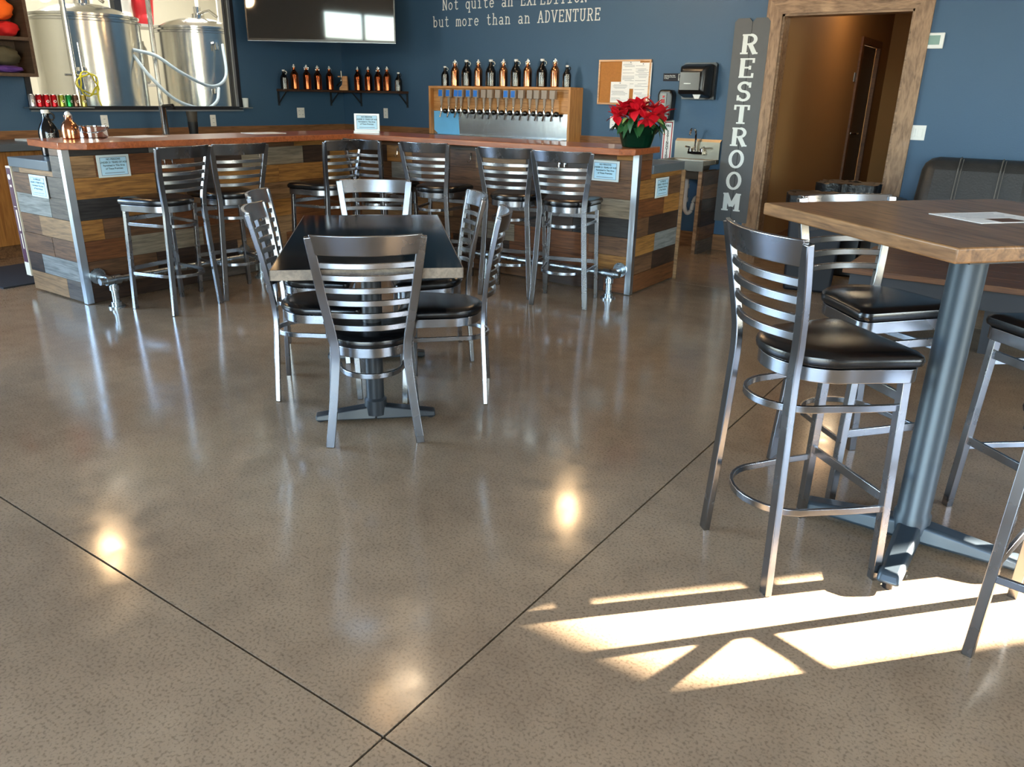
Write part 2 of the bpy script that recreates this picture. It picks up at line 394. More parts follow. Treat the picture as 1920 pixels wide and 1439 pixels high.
# right wall y = YW : doorway, high window
DX0, DX1, DZ = -2.39, -1.315, 2.145
WX0, WX1, WZ0, WZ1 = 4.57, 5.21, 1.97, 2.40
w = MB()
w.box(XL - .2, DX0, YW, YW + .15, 0, ZC).box(DX0, DX1, YW, YW + .15, DZ, ZC).box(DX1, WX0, YW, YW + .15, 0, ZC)
w.box(WX0, WX1, YW, YW + .15, 0, WZ0).box(WX0, WX1, YW, YW + .15, WZ1, ZC).box(WX1, XE + .2, YW, YW + .15, 0, ZC)
struct('wall_right', w, 'blue_wall')
# left wall x = XL : brewery window
BY0, BY1, BZ0, BZ1 = 3.66, 6.0, 1.25, 3.0
w = MB()
LY0, LY1, LZ0, LZ1 = -3.6, 1.0, .6, 3.4
w.box(XL - .15, XL, YB, LY0, 0, ZC).box(XL - .15, XL, LY1, BY0, 0, ZC).box(XL - .15, XL, LY0, LY1, 0, LZ0).box(XL - .15, XL, LY0, LY1, LZ1, ZC).box(XL - .15, XL, BY1, YW, 0, ZC).box(XL - .15, XL, BY0, BY1, 0, BZ0).box(XL - .15, XL, BY0, BY1, BZ1, ZC)
struct('wall_left', w, 'blue_wall')
# wall behind the camera: glazed roll-up door
GX0, GX1, GZ = -1.7, 4.0, 3.4
w = MB()
w.box(XL - .2, GX0, YB - .15, YB, 0, ZC).box(GX1, XE + .2, YB - .15, YB, 0, ZC).box(GX0, GX1, YB - .15, YB, GZ, ZC)
struct('wall_front', w, 'plain_wall')
# east wall: row of windows
EY = [(.4, 3.6)]; EZ0, EZ1 = .7, 2.7
w = MB(); ys = [YB] + [y for p in EY for y in p] + [YW]
for i in range(0, len(ys), 2): w.box(XE, XE + .15, ys[i], ys[i + 1], 0, ZC)
for a, b_ in EY: w.box(XE, XE + .15, a, b_, 0, EZ0).box(XE, XE + .15, a, b_, EZ1, ZC)
struct('wall_east', w, 'plain_wall')
w2 = MB(); nx_, nz_ = 5, 5
for i in range(nx_ + 1):
    x = GX0 + (GX1 - GX0) * i / nx_; w2.box(x - .04, x + .04, YB - .1, YB - .05, 0, GZ)
for k in range(nz_ + 1):
    z = GZ * k / nz_; w2.box(GX0, GX1, YB - .1, YB - .05, z - .04, z + .04)
struct('window_2', w2, 'alu')
for k, (a, b_) in enumerate(EY):
    w2 = MB()
    for i in range(4):
        y = a + (b_ - a) * i / 3; w2.box(XE + .05, XE + .1, y - .03, y + .03, EZ0, EZ1)
    for z in (EZ0, (EZ0 + EZ1) * .55, EZ1): w2.box(XE + .05, XE + .1, a, b_, z - .03, z + .03)
    struct('window_%d' % (k + 3), w2, 'frame_dark')
w2 = MB()
for i in range(5):
    y = LY0 + (LY1 - LY0) * i / 4; w2.box(XL - .1, XL - .05, y - .03, y + .03, LZ0, LZ1)
for z in (LZ0, LZ0 + (LZ1 - LZ0) * .6, LZ1): w2.box(XL - .1, XL - .05, LY0, LY1, z - .03, z + .03)
struct('window_4', w2, 'frame_dark')
for nme, loc, rot, sx, sy in (('front', ((GX0 + GX1) / 2, YB - .02, GZ / 2), (R(90), 0, 0), GX1 - GX0, GZ),
                              ('left', (XL - .02, -1.3, 2.0), (0, R(90), 0), 4.6, 2.8), ('east_b', (XE + .02, 2.0, 1.7), (0, R(90), 0), 2.0, 3.2)):
    ld = bpy.data.lights.new('window_portal', 'AREA'); ld.shape = 'RECTANGLE'; ld.size = sx; ld.size_y = sy; ld.cycles.is_portal = True
    lo = bpy.data.objects.new('window_portal', ld); col.objects.link(lo); lo.location = loc
    lo.rotation_euler = (R(-90) if nme == 'front' else 0, 0 if nme == 'front' else R(90), 0)
    n_ = {'front': Vector((0, 1, 0)), 'left': Vector((1, 0, 0)), 'east_b': Vector((-1, 0, 0))}[nme]; lo.rotation_euler = n_.to_track_quat('-Z', 'Y').to_euler()
    if nme == 'east_b': ld.size, ld.size_y = 3.2, 2.0
# baseboards
struct('baseboard_right', MB().box(-2.83, -2.535, YW - .018, YW, 0, .15).box(-1.21, 4, YW - .018, YW, 0, .15).box(-3.34, -2.85, YW - .018, YW, 0, .15), 'base_wood')
# corridor
w = MB().box(-2.54, -2.39, YW + .15, 10.78, 0, 2.75).box(-2.54, -2.39, 11.72, 12.4, 0, 2.75).box(-2.54, -2.39, 10.78, 11.72, 2.1, 2.75)
w.box(-2.54, -1.0, 12.4, 12.55, 0, 2.75).box(-1.315 + .001, -1.16, YW + .15, 12.4, 0, 2.75)
struct('wall_corridor', w, 'tan_wall')
struct('ceiling_corridor', MB().box(-2.6, -1.0, YW + .15, 12.6, 2.75, 2.85), 'plain_wall')
struct('baseboard_corridor', MB().box(-2.39, -2.375, YW + .16, 10.72, 0, .12).box(-2.38, -1.33, 12.385, 12.4, 0, .12), 'base_wood')
d = struct('door_1', MB().box(-2.46, -2.42, 10.79, 11.71, .01, 2.09), 'door_dark')
struct('door_frame', MB().box(-2.41, -2.365, 10.70, 10.79, 0, 2.17).box(-2.41, -2.365, 11.71, 11.80, 0, 2.17).box(-2.41, -2.365, 10.79, 11.71, 2.09, 2.17), 'walnut', d)
struct('door_panel', MB().box(-2.42, -2.412, 10.9, 11.6, .2, 1.0).box(-2.42, -2.412, 10.9, 11.6, 1.15, 1.95), 'door_dark', d, bevel=.004)
struct('door_handle', MB().tube([(-2.42, 11.0, 1.05), (-2.35, 11.0, 1.05), (-2.35, 11.13, 1.05)], .012).lathe([(.03, 0), (.03, .01)], 14, (-2.41, 11.0, 1.05)), 'chrome', d)
struct('door_plate', MB().box(-2.39, -2.382, 10.6, 10.7, 1.66, 1.76), 'alu', d)
# corridor lamp
cl = thing('ceiling_lamp', 'flush warm ceiling lamp inside the tan corridor', 'lamp', (-1.85, 9.6, 2.75))
obj('lamp_base', MB().lathe([(.12, -.02), (.12, 0)], 20), 'white_plastic', cl)
obj('diffuser', MB().lathe([(.01, -.09), (.06, -.08), (.1, -.05), (.11, -.02)], 20), 'bulb', cl)
pl = bpy.data.lights.new('corridor_light', 'POINT'); pl.energy = 14; pl.color = (1, .78, .5); pl.shadow_soft_size = .1
po = bpy.data.objects.new('corridor_light', pl); col.objects.link(po); po.location = (-1.85, 9.6, 2.55)
# door trim
t = struct('trim_1', MB().box(DX0 - .14, DX0, YW - .025, YW, 0, DZ), 'frame_wood')
t.rotation_euler = (0, 0, 0)
def board(name, L, W, T, m, parent, loc, rot):   # grain along local X
    return obj(name, MB().box(0, L, 0, W, 0, T), m, parent, loc, rot, bevel=.003)
bpy.data.objects.remove(t)
dt = bpy.data.objects.new('trim_1', None); col.objects.link(dt); dt['kind'] = 'structure'
def trim_piece(poly, name='casing', thick=.03):
    """poly of (along, across) mapped: local X along grain"""
    return MB().prism(poly, 0, thick)
# left and right jamb casings: local X -> world z, local Y -> world -x... mitred at the top
W_ = .14
obj('casing', trim_piece([(0, 0), (DZ, 0), (DZ + W_, W_), (0, W_)]), 'frame_wood', dt, (DX0, YW - .03, 0), (0, 0, 0)).matrix_basis = Matrix(((0, -1, 0, DX0), (0, 0, -1, YW), (1, 0, 0, 0), (0, 0, 0, 1)))
obj('casing', trim_piece([(0, 0), (DZ, 0), (DZ + W_, -W_), (0, -W_)]), 'frame_wood', dt).matrix_basis = Matrix(((0, -1, 0, DX1), (0, 0, -1, YW), (1, 0, 0, 0), (0, 0, 0, 1)))
obj('casing', trim_piece([(DX0, 0), (DX1, 0), (DX1 + W_, W_), (DX0 - W_, W_)]), 'frame_wood', dt).matrix_basis = Matrix(((1, 0, 0, 0), (0, 0, -1, YW), (0, 1, 0, DZ), (0, 0, 0, 1)))
obj('jamb', MB().box(DX0, DX0 + .018, YW - .01, YW + .16, 0, DZ).box(DX1 - .018, DX1, YW - .01, YW + .16, 0, DZ).box(DX0, DX1, YW - .01, YW + .16, DZ - .018, DZ), 'frame_wood', dt)

# ------------------------------------------------------------------ brewery room behind the left wall
w = MB().box(-14.2, -14.05, 1.5, 12, 0, 4).box(-14.2, -8.2, 1.35, 1.5, 0, 4).box(-14.2, -8.2, 12, 12.15, 0, 4).box(-8.19, -8.04, 7.75, 12, 0, 4)
struct('wall_brewery', w, 'brewery_wall')
struct('ceiling_brewery', MB().box(-14.2, -8.2, 1.5, 12, 4, 4.1), 'brewery_wall')
for k, (x, y) in enumerate(((-9.2, 3.6), (-9.2, 6.4), (-12, 5.5), (-12, 8.5))):
    lt = thing('ceiling_light', ('long white tube light over the tank with the yellow hose', 'long white tube light over the white hoses', 'long white tube light above the back of the hose-hung tank', 'long white tube light above the storage rack')[k], 'light', (x, y, 3.95), 0, 'tube lights in the brewery')
    obj('housing', MB().box(-.1, .1, -.65, .65, 0, .05), 'white_plastic', lt)
    obj('tube', MB().tube([(0, -.6, -.03), (0, .6, -.03)], .03), 'tube_light', lt)
    ad = bpy.data.lights.new('tube_lamp', 'AREA'); ad.shape = 'RECTANGLE'; ad.size = .15; ad.size_y = 1.2; ad.energy = 100; ad.color = (1, .95, .85)
    ao = bpy.data.objects.new('tube_lamp', ad); col.objects.link(ao); ao.location = (x, y, 3.85)
# window_1
wf = MB().box(XL - .12, XL + .015, BY0, BY1, BZ0 - .035, BZ0).box(XL - .12, XL + .015, BY1 - .05, BY1, BZ0, BZ1).box(XL - .12, XL + .015, BY0, BY0 + .05, BZ0, BZ1).box(XL - .12, XL + .015, BY0, BY1, BZ1 - .04, BZ1)
wo = struct('window_1', wf, 'frame_dark')
obj('glazing_bead', MB().box(XL + .016, XL + .03, BY1 - .085, BY1 - .055, BZ0, BZ1).box(XL + .016, XL + .03, BY0, BY1, BZ0 - .05, BZ0 - .036), 'alu', wo)
obj('pane', MB().box(XL - .08, XL - .074, BY0 + .05, BY1 - .05, BZ0, BZ1 - .04), 'pane', wo)
def tank(loc, label, seed):
    t = thing('brewing_tank', label, 'tank', loc, 0, 'brewing tanks behind the window')
    obj('shell', MB().lathe([(.55, .35), (.6, .42), (.6, 2.14)], 56), 'tank_steel', t)
    obj('band', MB().lathe([(.6, 2.14), (.615, 2.145), (.615, 2.17), (.585, 2.18)], 56), 'bright_steel', t)
    obj('dome', MB().lathe([(.57, 2.17), (.57, 2.2), (.53, 2.23), (.42, 2.29), (.25, 2.34), (.08, 2.36)], 56), 'tank_steel', t)
    obj('lid_flange', MB().lathe([(.575, 2.195), (.6, 2.2), (.6, 2.225), (.56, 2.23)], 56), 'bright_steel', t)
    obj('top_clamp', MB().lathe([(.09, 2.35), (.09, 2.4), (.05, 2.42), (.05, 2.5)], 20).tube([(.05, 0, 2.42), (.2, .05, 2.45), (.3, .1, 2.37)], .02), 'chrome', t)
    for a in (0, 120, 240):
        obj('leg', MB().tube([(.45 * math.cos(R(a)), .45 * math.sin(R(a)), .42), (.45 * math.cos(R(a)), .45 * math.sin(R(a)), 0)], .05), 'bright_steel', t)
    return t
t1 = tank((-10.04, 5.38, 0), 'large steel brewing tank behind the cans, yellow hose hung on it', 1)
t2 = tank((-10.39, 7.17, 0), 'steel brewing tank with white hose looped across its front', 2)
t2['category'] = 'tank'
# fittings that belong to the tanks
def to_local(t, p): return Vector(p) - t.location
va = t2
for (px, py, pz) in ((-9.83, 6.98, 2.02), (-9.83, 6.92, 1.47)):
    q = to_local(t2, (px, py, pz)); dirv = Vector((q.x, q.y, 0)).normalized()
    obj('valve', MB().tube([dirv * .58 + Vector((0, 0, q.z)), dirv * .72 + Vector((0, 0, q.z))], .035).tube([dirv * .7 + Vector((0, 0, q.z)), dirv * .72 + Vector((0, 0, q.z - .09))], .025), 'chrome', t2)
q = Vector((.5, -.42, 1.6)); 
obj('gauge', MB().lathe([(.05, -.02), (.05, .02)], 16, (.52, -.4, 1.62)).tube([(.5, -.38, 1.3), (.52, -.4, 1.9)], .008), 'chrome', t1)
obj('sample_valve', MB().tube([(.56, -.3, 1.55), (.66, -.34, 1.55), (.66, -.34, 1.42)], .014), 'chrome', t1)
tag(obj('steel_pipe', MB().tube([(-9.2, 4.72, 0), (-9.2, 4.72, 3.99)], .03).tube([(-9.2, 4.62, 1.55), (-9.2, 4.86, 1.55)], .012), 'bright_steel'), 'slim upright steel pipe in front of the tank with the yellow hose', 'pipe')
tag(obj('steel_pipe', MB().tube([(-9.6, 5.96, 0), (-9.6, 5.96, 3.99)], .03), 'bright_steel'), 'slim upright steel pipe between the two brewing tanks', 'pipe')
tag(obj('steel_post', MB().box(-10.9, -10.8, 6.22, 6.32, 0, 3.99), 'frame_dark'), 'dark square steel post between the two brewing tanks', 'post')
coil = []
for i in range(90):
    a = i / 90 * 2 * PI * 4; r = .1 + .02 * math.sin(i * .7); coil.append((-9.12 + .012 * math.sin(i), 4.82 + r * math.cos(a), 1.46 + r * 1.1 * math.sin(a)))
coil += [(-9.1, 4.9, 1.3), (-9.1, 4.93, 1.2), (-9.1, 4.9, 1.1)]
tag(obj('yellow_hose', MB().tube(coil, .007, 6), 'yellow_hose'), 'coiled yellow hose hanging before the steel tank', 'hose')
def bez(P, n=40):
    out = []
    P = [Vector(p) for p in P]
    Q = [P[0] * 2 - P[1]] + P + [P[-1] * 2 - P[-2]]
    for i in range(1, len(Q) - 2):
        for k in range(n // (len(P) - 1) + 1):
            t = k / (n // (len(P) - 1) + 1)
            out.append(.5 * ((2 * Q[i]) + (-Q[i - 1] + Q[i + 1]) * t + (2 * Q[i - 1] - 5 * Q[i] + 4 * Q[i + 1] - Q[i + 2]) * t * t + (-Q[i - 1] + 3 * Q[i] - 3 * Q[i + 1] + Q[i + 2]) * t ** 3))
    out.append(P[-1]); return out
tag(obj('white_hose', MB().tube(bez([(-9.5, 5.62, 1.86), (-9.4, 5.85, 1.8), (-9.3, 6.1, 1.62), (-9.3, 6.5, 1.47), (-9.45, 6.85, 1.6), (-9.66, 7.0, 2.0)], 48), .02, 8), 'hose'), 'thick white hose sweeping up to the upper valve of the tank', 'hose')
tag(obj('white_hose', MB().tube(bez([(-9.5, 5.62, 1.8), (-9.35, 5.72, 1.55), (-9.25, 5.95, 1.3), (-9.3, 6.35, 1.2), (-9.5, 6.7, 1.28), (-9.7, 6.9, 1.45)], 48), .02, 8), 'hose'), 'thick white hose sagging to the lower valve of the tank', 'hose')
sh = thing('storage_rack', 'white storage rack behind the tanks holding tubs', 'rack', (-12.0, 7.6, 0))
for z in (.9, 1.5, 2.33): obj('rack_shelf', MB().box(-.3, .3, -.9, .9, z - .04, z), 'white_plastic', sh)
for y in (-.88, .88):
    for x in (-.28, .28): obj('rack_post', MB().box(x - .02, x + .02, y - .02, y + .02, 0, 2.9), 'white_plastic', sh)
for k, (y, c, lab) in enumerate(((7.0, 'white_plastic', 'white bucket on the rack between tanks'), (7.35, 'cooler_red', 'red tub on the rack between tanks'))):
    b_ = tag(obj('bucket', MB().lathe([(.13, 0), (.16, .36), (.17, .36), (.17, .38)], 24), c, None, (-12.0, y, 2.33)), lab, 'bucket')
for k, y in enumerate((7.1,)):
    tag(obj('keg', MB().lathe([(.17, 0), (.2, .03), (.2, .5), (.17, .55), (.17, .6)], 24), 'bright_steel', None, (-12.0, y, 1.5)), 'steel keg standing on the lower rack shelf', 'keg')

# ------------------------------------------------------------------ back counters
def counter(name, label, x0, x1, y0, y1, front, doors, m='counter_wood'):
    t = thing(name, label, 'counter', ((x0 + x1) / 2, (y0 + y1) / 2, 0))
    cx, cy = t.location.x, t.location.y
    if front == 'x':
        obj('carcass', MB().box(x0 - cx, x1 - .03 - cx, y0 - cy, y1 - cy, .12, .9), m, t)
        obj('toe_kick', MB().box(x0 - cx, x1 - .09 - cx, y0 - cy, y1 - cy, 0, .12), 'base_wood', t)
        n = doors; L = (y1 - y0) / n
        for i in range(n): obj('cabinet_door', MB().box(-.0, .78, -L / 2 + .01, L / 2 - .01, 0, .02), m, t, (x1 - .03 - cx, y0 - cy + L * (i + .5), .9 - .005), (0, R(90), 0), bevel=.003)
    else:
        obj('carcass', MB().box(x0 - cx, x1 - cx, y0 + .03 - cy, y1 - cy, .12, .9), m, t)
        obj('toe_kick', MB().box(x0 - cx, x1 - cx, y0 + .09 - cy, y1 - cy, 0, .12), 'base_wood', t)
        n = doors; L = (x1 - x0) / n
        for i in range(n): obj('cabinet_door', MB().box(0, .78, -L / 2 + .01, L / 2 - .01, 0, .02), m, t, (x0 - cx + L * (i + .5), y0 + .03 - cy, .9 - .005), (0, R(90), R(-90)), bevel=.003)
    return t
ct = counter('back_counter', 'wooden back counter under the brewery window', XL + .004, -7.4, 2.2, YW - .004, 'x', 8)
tag(obj('worktop', MB().box(XL, -7.36, 2.15, YW, .9, .96), 'slab_grey', bevel=.004), 'grey worktop along the wall below the brewery window', 'worktop')
ct2 = counter('back_counter', 'wooden back counter carrying the beer taps', -7.355, -4.1, 6.96, YW - .004, 'y', 5)
tag(obj('worktop', MB().box(-7.359, -4.08, 6.93, YW, .9, .96), 'slab_grey', bevel=.004), 'grey worktop carrying the tap tower', 'worktop')
struct('trim_2', MB().box(-2.72, 2.72, 0, .02, 0, .075), 'base_wood', loc=(XL + .02, 4.88, .96), rot=(0, 0, R(90)))
struct('trim_3', MB().box(0, 4.35, -.02, 0, 0, .075), 'base_wood', loc=(XL + .02, YW, .96))
mt = tag(obj('floor_mat', MB().box(-7.1, -6.3, 2.45, 5.0, .0, .012), 'rubber'), 'dark rubber mat on the floor behind the bar', 'mat')

# ------------------------------------------------------------------ bar
BX, BYF = -5.385, 5.25           # finished faces
bar = thing('bar_counter', 'bar clad in mixed reclaimed wood planks with steel corner strips', 'bar', (BX, BYF, 0))
def bl(x, y, z=0): return (x - BX, y - BYF, z)
c0 = MB()
c0.box(*[v for v in (-5.57 - BX, -5.405 - BX, 2.62 - BYF, 5.44 - BYF, 0, 1.035)])
c0.box(-5.405 - BX, -2.58 - BX, 5.27 - BYF, 5.47 - BYF, 0, 1.035)
c0.box(-6.11 - BX, -5.57 - BX, 2.62 - BYF, 5.9 - BYF, .02, .885).box(-5.57 - BX, -2.58 - BX, 5.47 - BYF, 6.03 - BYF, .02, .885)
obj('core', c0, 'plank_dark', bar)
PMESH = {}
def plank(L, h, m, loc, rz):
    key = (round(L, 3), round(h, 3), m)
    if key not in PMESH:
        q = .0012
        me = MB().box(q, L - q, 0, .019, .0012, h - .0012).mesh('plank', 0); me.materials.append(MATS['plank_' + m]); PMESH[key] = me
    o = bpy.data.objects.new('plank', PMESH[key]); col.objects.link(o); o.parent = bar
    o.location = (loc[0] - BX, loc[1] - BYF, loc[2]); o.rotation_euler = (0, 0, rz)
    # slightly uneven faces
    off = random.choice((0, .0015, .003)); o.location.x += math.sin(rz) * off; o.location.y -= math.cos(rz) * off
    return o
ROW = .14
def row_face(specs, start, end, fixed, axis, z0, h):
    """specs: list of (length, colour); fills to the end with random colours"""
    p = start; i = 0
    pool = ['brown', 'red', 'gold', 'dark', 'beige', 'brown', 'char', 'tan', 'grey', 'slate', 'red', 'gold', 'brown']
    last = None
    while p < end - .01:
        if i < len(specs): L, m = specs[i]
        else:
            L = random.choice((.35, .5, .62, .8, .95)); m = random.choice([q for q in pool if q != last])
        L = min(L, end - p)
        if end - p - L < .12: L = end - p
        if axis == 'x': plank(L, h, m, (p, fixed, z0), 0)          # faces -y
        else: plank(L, h, m, (fixed, p, z0), R(90))                 # faces +x
        last = m; p += L; i += 1
rows = [(.01 + ROW * k, ROW) for k in range(7)] + [(.99, .045)]
# left long face (faces +x), from the corner strip y=2.6 toward the inner corner
LF = [[(.9, 'dark'), (.5, 'slate'), (.45, 'grey')], [(.55, 'brown'), (.7, 'dark'), (.5, 'tan')], [(.33, 'red'), (.62, 'beige'), (.5, 'brown'), (.4, 'tan')],
      [(.19, 'gold'), (.55, 'brown'), (.6, 'red'), (.5, 'gold')], [(.34, 'char'), (.5, 'gold'), (.5, 'brown'), (.6, 'tan'), (.3, 'red')],
      [(.62, 'gold'), (.5, 'char'), (.6, 'gold'), (.9, 'gold')], [(.2, 'tan'), (.75, 'red'), (.42, 'dark'), (.62, 'beige'), (.3, 'dark')], [(.6, 'char'), (.5, 'grey'), (.8, 'brown')]]
for (z, h), s_ in zip(rows, LF): row_face(s_, 2.6, 5.25, BX, 'y', z, h)
# right long face (faces -y), from inner corner x=-5.385 to -2.56
RF = [[(.6, 'slate'), (.7, 'dark'), (.8, 'brown'), (.5, 'dark')], [(.5, 'brown'), (.6, 'red'), (.6, 'dark'), (.8, 'red')], [(.7, 'tan'), (.5, 'brown'), (.55, 'beige'), (.7, 'red')],
      [(.5, 'dark'), (.6, 'tan'), (.8, 'brown'), (.4, 'dark')], [(.8, 'red'), (.4, 'dark'), (.7, 'brown'), (.3, 'red'), (.65, 'beige')], [(.4, 'brown'), (.35, 'grey'), (.7, 'brown'), (.6, 'dark'), (.8, 'brown')],
      [(.35, 'dark'), (.3, 'gold'), (.7, 'brown'), (.5, 'tan'), (.6, 'dark'), (.2, 'beige'), (.25, 'brown')], [(.9, 'brown'), (.8, 'slate'), (.6, 'dark')]]
for (z, h), s_ in zip(rows, RF): row_face(s_, -5.385, -2.56, BYF, 'x', z, h)
# left end (faces -y)
LE = [[(.5, 'tan'), (.26, 'slate')], [(.2, 'dark'), (.56, 'grey')], [(.4, 'brown'), (.36, 'brown')], [(.27, 'brown'), (.49, 'tan')], [(.46, 'grey'), (.3, 'slate')], [(.25, 'brown'), (.2, 'dark'), (.31, 'slate')]]
for (z, h), s_ in zip(rows, LE): row_face(s_, -6.13, -5.385, 2.6, 'x', z, h)
row_face([(.1, 'slate'), (.44, 'tan')], -6.13, -5.56, 2.6, 'x', .85, .035)
row_face([(.18, 'slate')], -5.56, -5.385, 2.6, 'x', .85, .14); row_face([(.18, 'brown')], -5.56, -5.385, 2.6, 'x', .99, .045)
# right end (faces +x)
RE = [[(.76, 'red')], [(.36, 'brown'), (.4, 'dark')], [(.38, 'gold'), (.4, 'grey')], [(.25, 'brown'), (.5, 'dark')], [(.5, 'red'), (.26, 'gold')], [(.3, 'gold'), (.46, 'brown')]]
for (z, h), s_ in zip(rows, RE): row_face(s_, 5.25, 6.045, -2.56, 'y', z, h)
row_face([(.6, 'gold')], 5.48, 6.045, -2.56, 'y', .85, .035)
row_face([(.23, 'red')], 5.25, 5.48, -2.56, 'y', .85, .14); row_face([(.23, 'brown')], 5.25, 5.48, -2.56, 'y', .99, .045)
# steel corner strips
obj('corner_strip', MB().box(-.04, .007, -.007, -.0035, .005, 1.032).box(.0035, .007, -.0035, .04, .005, 1.032), 'strip_metal', bar, bl(BX, 2.6))
obj('corner_strip', MB().box(-.04, .007, -.007, -.0035, .005, 1.032).box(.0035, .007, -.0035, .04, .005, 1.032), 'strip_metal', bar, bl(-2.56, BYF))
obj('work_ledge', MB().box(-6.14 - BX, -5.572 - BX, 2.585 - BYF, 5.95 - BYF, .886, .952), 'slab_grey', bar, bevel=.004)
obj('work_ledge', MB().box(-5.55 - BX, -2.545 - BX, 5.485 - BYF, 6.06 - BYF, .886, .951), 'slab_grey', bar, bevel=.004)
obj('edge_strip', MB().box(-2.558 - BX, -2.53 - BX, 6.046 - BYF, 6.06 - BYF, 0, .885), 'plank_tan', bar)
# coat hooks under the top
def hook(parent, loc, rz):
    return obj('hook', MB().tube([(0, 0, .04), (0, -.012, .03), (0, -.014, 0), (0, -.024, -.02), (0, -.04, -.02), (0, -.048, .0)], .004, 6).box(-.008, .008, -.004, 0, .015, .055), 'chrome', parent, loc, (0, 0, rz))
for x in (-4.08, -3.22, -3.17, -4.9): hook(bar, bl(x, BYF - .004, .915), 0)
for y in (3.3, 3.36, 4.13, 4.17): hook(bar, bl(BX + .004, y, .915), R(90))
# bar top: L-shaped wooden slab with clipped outer corners
XF, YF = -5.235, 5.055
poly = [(-5.9, 2.63), (-5.36, 2.57), (XF, 2.69), (XF, YF), (-2.62, YF), (-2.53, 5.13), (-2.56, 5.6), (-5.9, 5.6)]
top = tag(obj('bar_worktop', MB().prism(poly, 1.036, 1.08), 'bar_copper_wood', bevel=.004), 'glossy reddish brown L-shaped bar top with clipped corners', 'worktop')
# foot rails
def flange(mb, c, ax, r=.05):
    c = Vector(c); ax = Vector(ax)
    mb.tube([c, c + ax * .012], r, 20); mb.tube([c + ax * .012, c + ax * .04], r * .62, 16)
fr_ = thing('foot_rail', 'galvanised pipe foot rail along the bar side with the white can row behind', 'foot rail', (-5.2, 4.0, 0), 0)
fr_['label'] = 'galvanised pipe foot rail below the longer row of bar stools beside the steel bucket'
def rail(t, p0, p1, posts, wall_n, endwall):
    o = t.location
    L = lambda p: Vector(p) - o
    obj('pipe', MB().tube([L(p0), L(p1)], .024, 14), 'galvanised', t)
    for q in posts:
        m = MB(); q = L(q); flange(m, (q.x, q.y, 0), (0, 0, 1), .055); m.tube([q - Vector((0, 0, q.z)), q], .023, 14); obj('post', m, 'galvanised', t)
        m = MB(); m.tube([q - Vector((0, 0, .07)), q - Vector((0, 0, .035))], .032, 14); a = (L(p1) - L(p0)).normalized(); m.tube([q - a * .05, q + a * .05], .032, 14); obj('tee_fitting', m, 'galvanised', t)
        m = MB(); wv = Vector(wall_n); m.tube([q, q - wv * endwall], .022, 12); flange(m, q - wv * endwall, wv, .055); obj('wall_flange', m, 'galvanised', t)
rail(fr_, (-5.18, 2.60, .19), (-5.18, 4.98, .19), [(-5.18, 2.69, .19), (-5.18, 3.9, .19), (-5.18, 4.9, .19)], (1, 0, 0), .20)
fr2 = thing('foot_rail', 'galvanised pipe foot rail below the stools nearest the poinsettia', 'foot rail', (-3.8, 5.07, 0), 0)
rail(fr2, (-5.0, 5.07, .19), (-2.56, 5.07, .19), [(-4.9, 5.07, .19), (-3.8, 5.07, .19), (-2.645, 5.07, .19)], (0, -1, 0), .175)

# age notices
def notice(loc, rz, tilt, label, stand=False):
    t = thing('notice', label, 'sign', loc, rz, None)
    W, Hh = .228, .148
    obj('backing', MB().box(-W / 2, W / 2, -.006, 0, -Hh / 2, Hh / 2), 'acrylic', t, bevel=.002)
    obj('sheet', MB().box(-W / 2 + .02, W / 2 - .02, -.0075, -.006, -Hh / 2 + .015, Hh / 2 - .015), 'sign_paper', t)
    obj('border', MB().box(-W / 2 + .02, W / 2 - .02, -.0082, -.0076, -Hh / 2 + .013, -Hh / 2 + .016).box(-W / 2 + .02, -W / 2 + .023, -.0082, -.0076, -Hh / 2 + .015, Hh / 2 - .015).box(W / 2 - .023, W / 2 - .02, -.0082, -.0076, -Hh / 2 + .015, Hh / 2 - .015).box(-W / 2 + .02, W / 2 - .02, -.0082, -.0076, Hh / 2 - .018, Hh / 2 - .015), 'faint_ink', t)
    tx = obj('wording', TXT_NOTICE, 'ink', t, (0, -.0086, .014), (R(90), 0, 0))
    obj('small_print', MB().box(-.07, .07, -.0084, -.0078, -.047, -.043), 'faint_ink', t)
    if tilt: t.rotation_euler = (R(tilt), 0, rz)
    if stand: obj('stand_foot', MB().box(-W / 2, W / 2, -.05, .012, -Hh / 2 - .016, -Hh / 2), 'acrylic', t)
    return t
TXT_NOTICE = text_mesh('wording', 'NO PERSONS\nUNDER 21 YEARS OF AGE\nPermitted in This Area\nof These Premises', .0165, line=1.25)
notice((BX + .006, 2.925, .916), R(90), 0, 'age limit notice on the plank bar face nearest the black growler')
notice((-5.765, 2.594, .775), 0, 0, 'age limit notice on the bar end below the black growler')
notice((-2.82, BYF - .006, .907), 0, 0, 'age limit notice on the plank bar face beside the stool at the poinsettia end')
notice((-2.554, 5.672, .776), R(90), 0, 'age limit notice on the bar end below the poinsettia')
notice((-5.33, 5.31, 1.08 + .09), R(36), 0, 'age limit notice standing upright on the bar top corner', True)

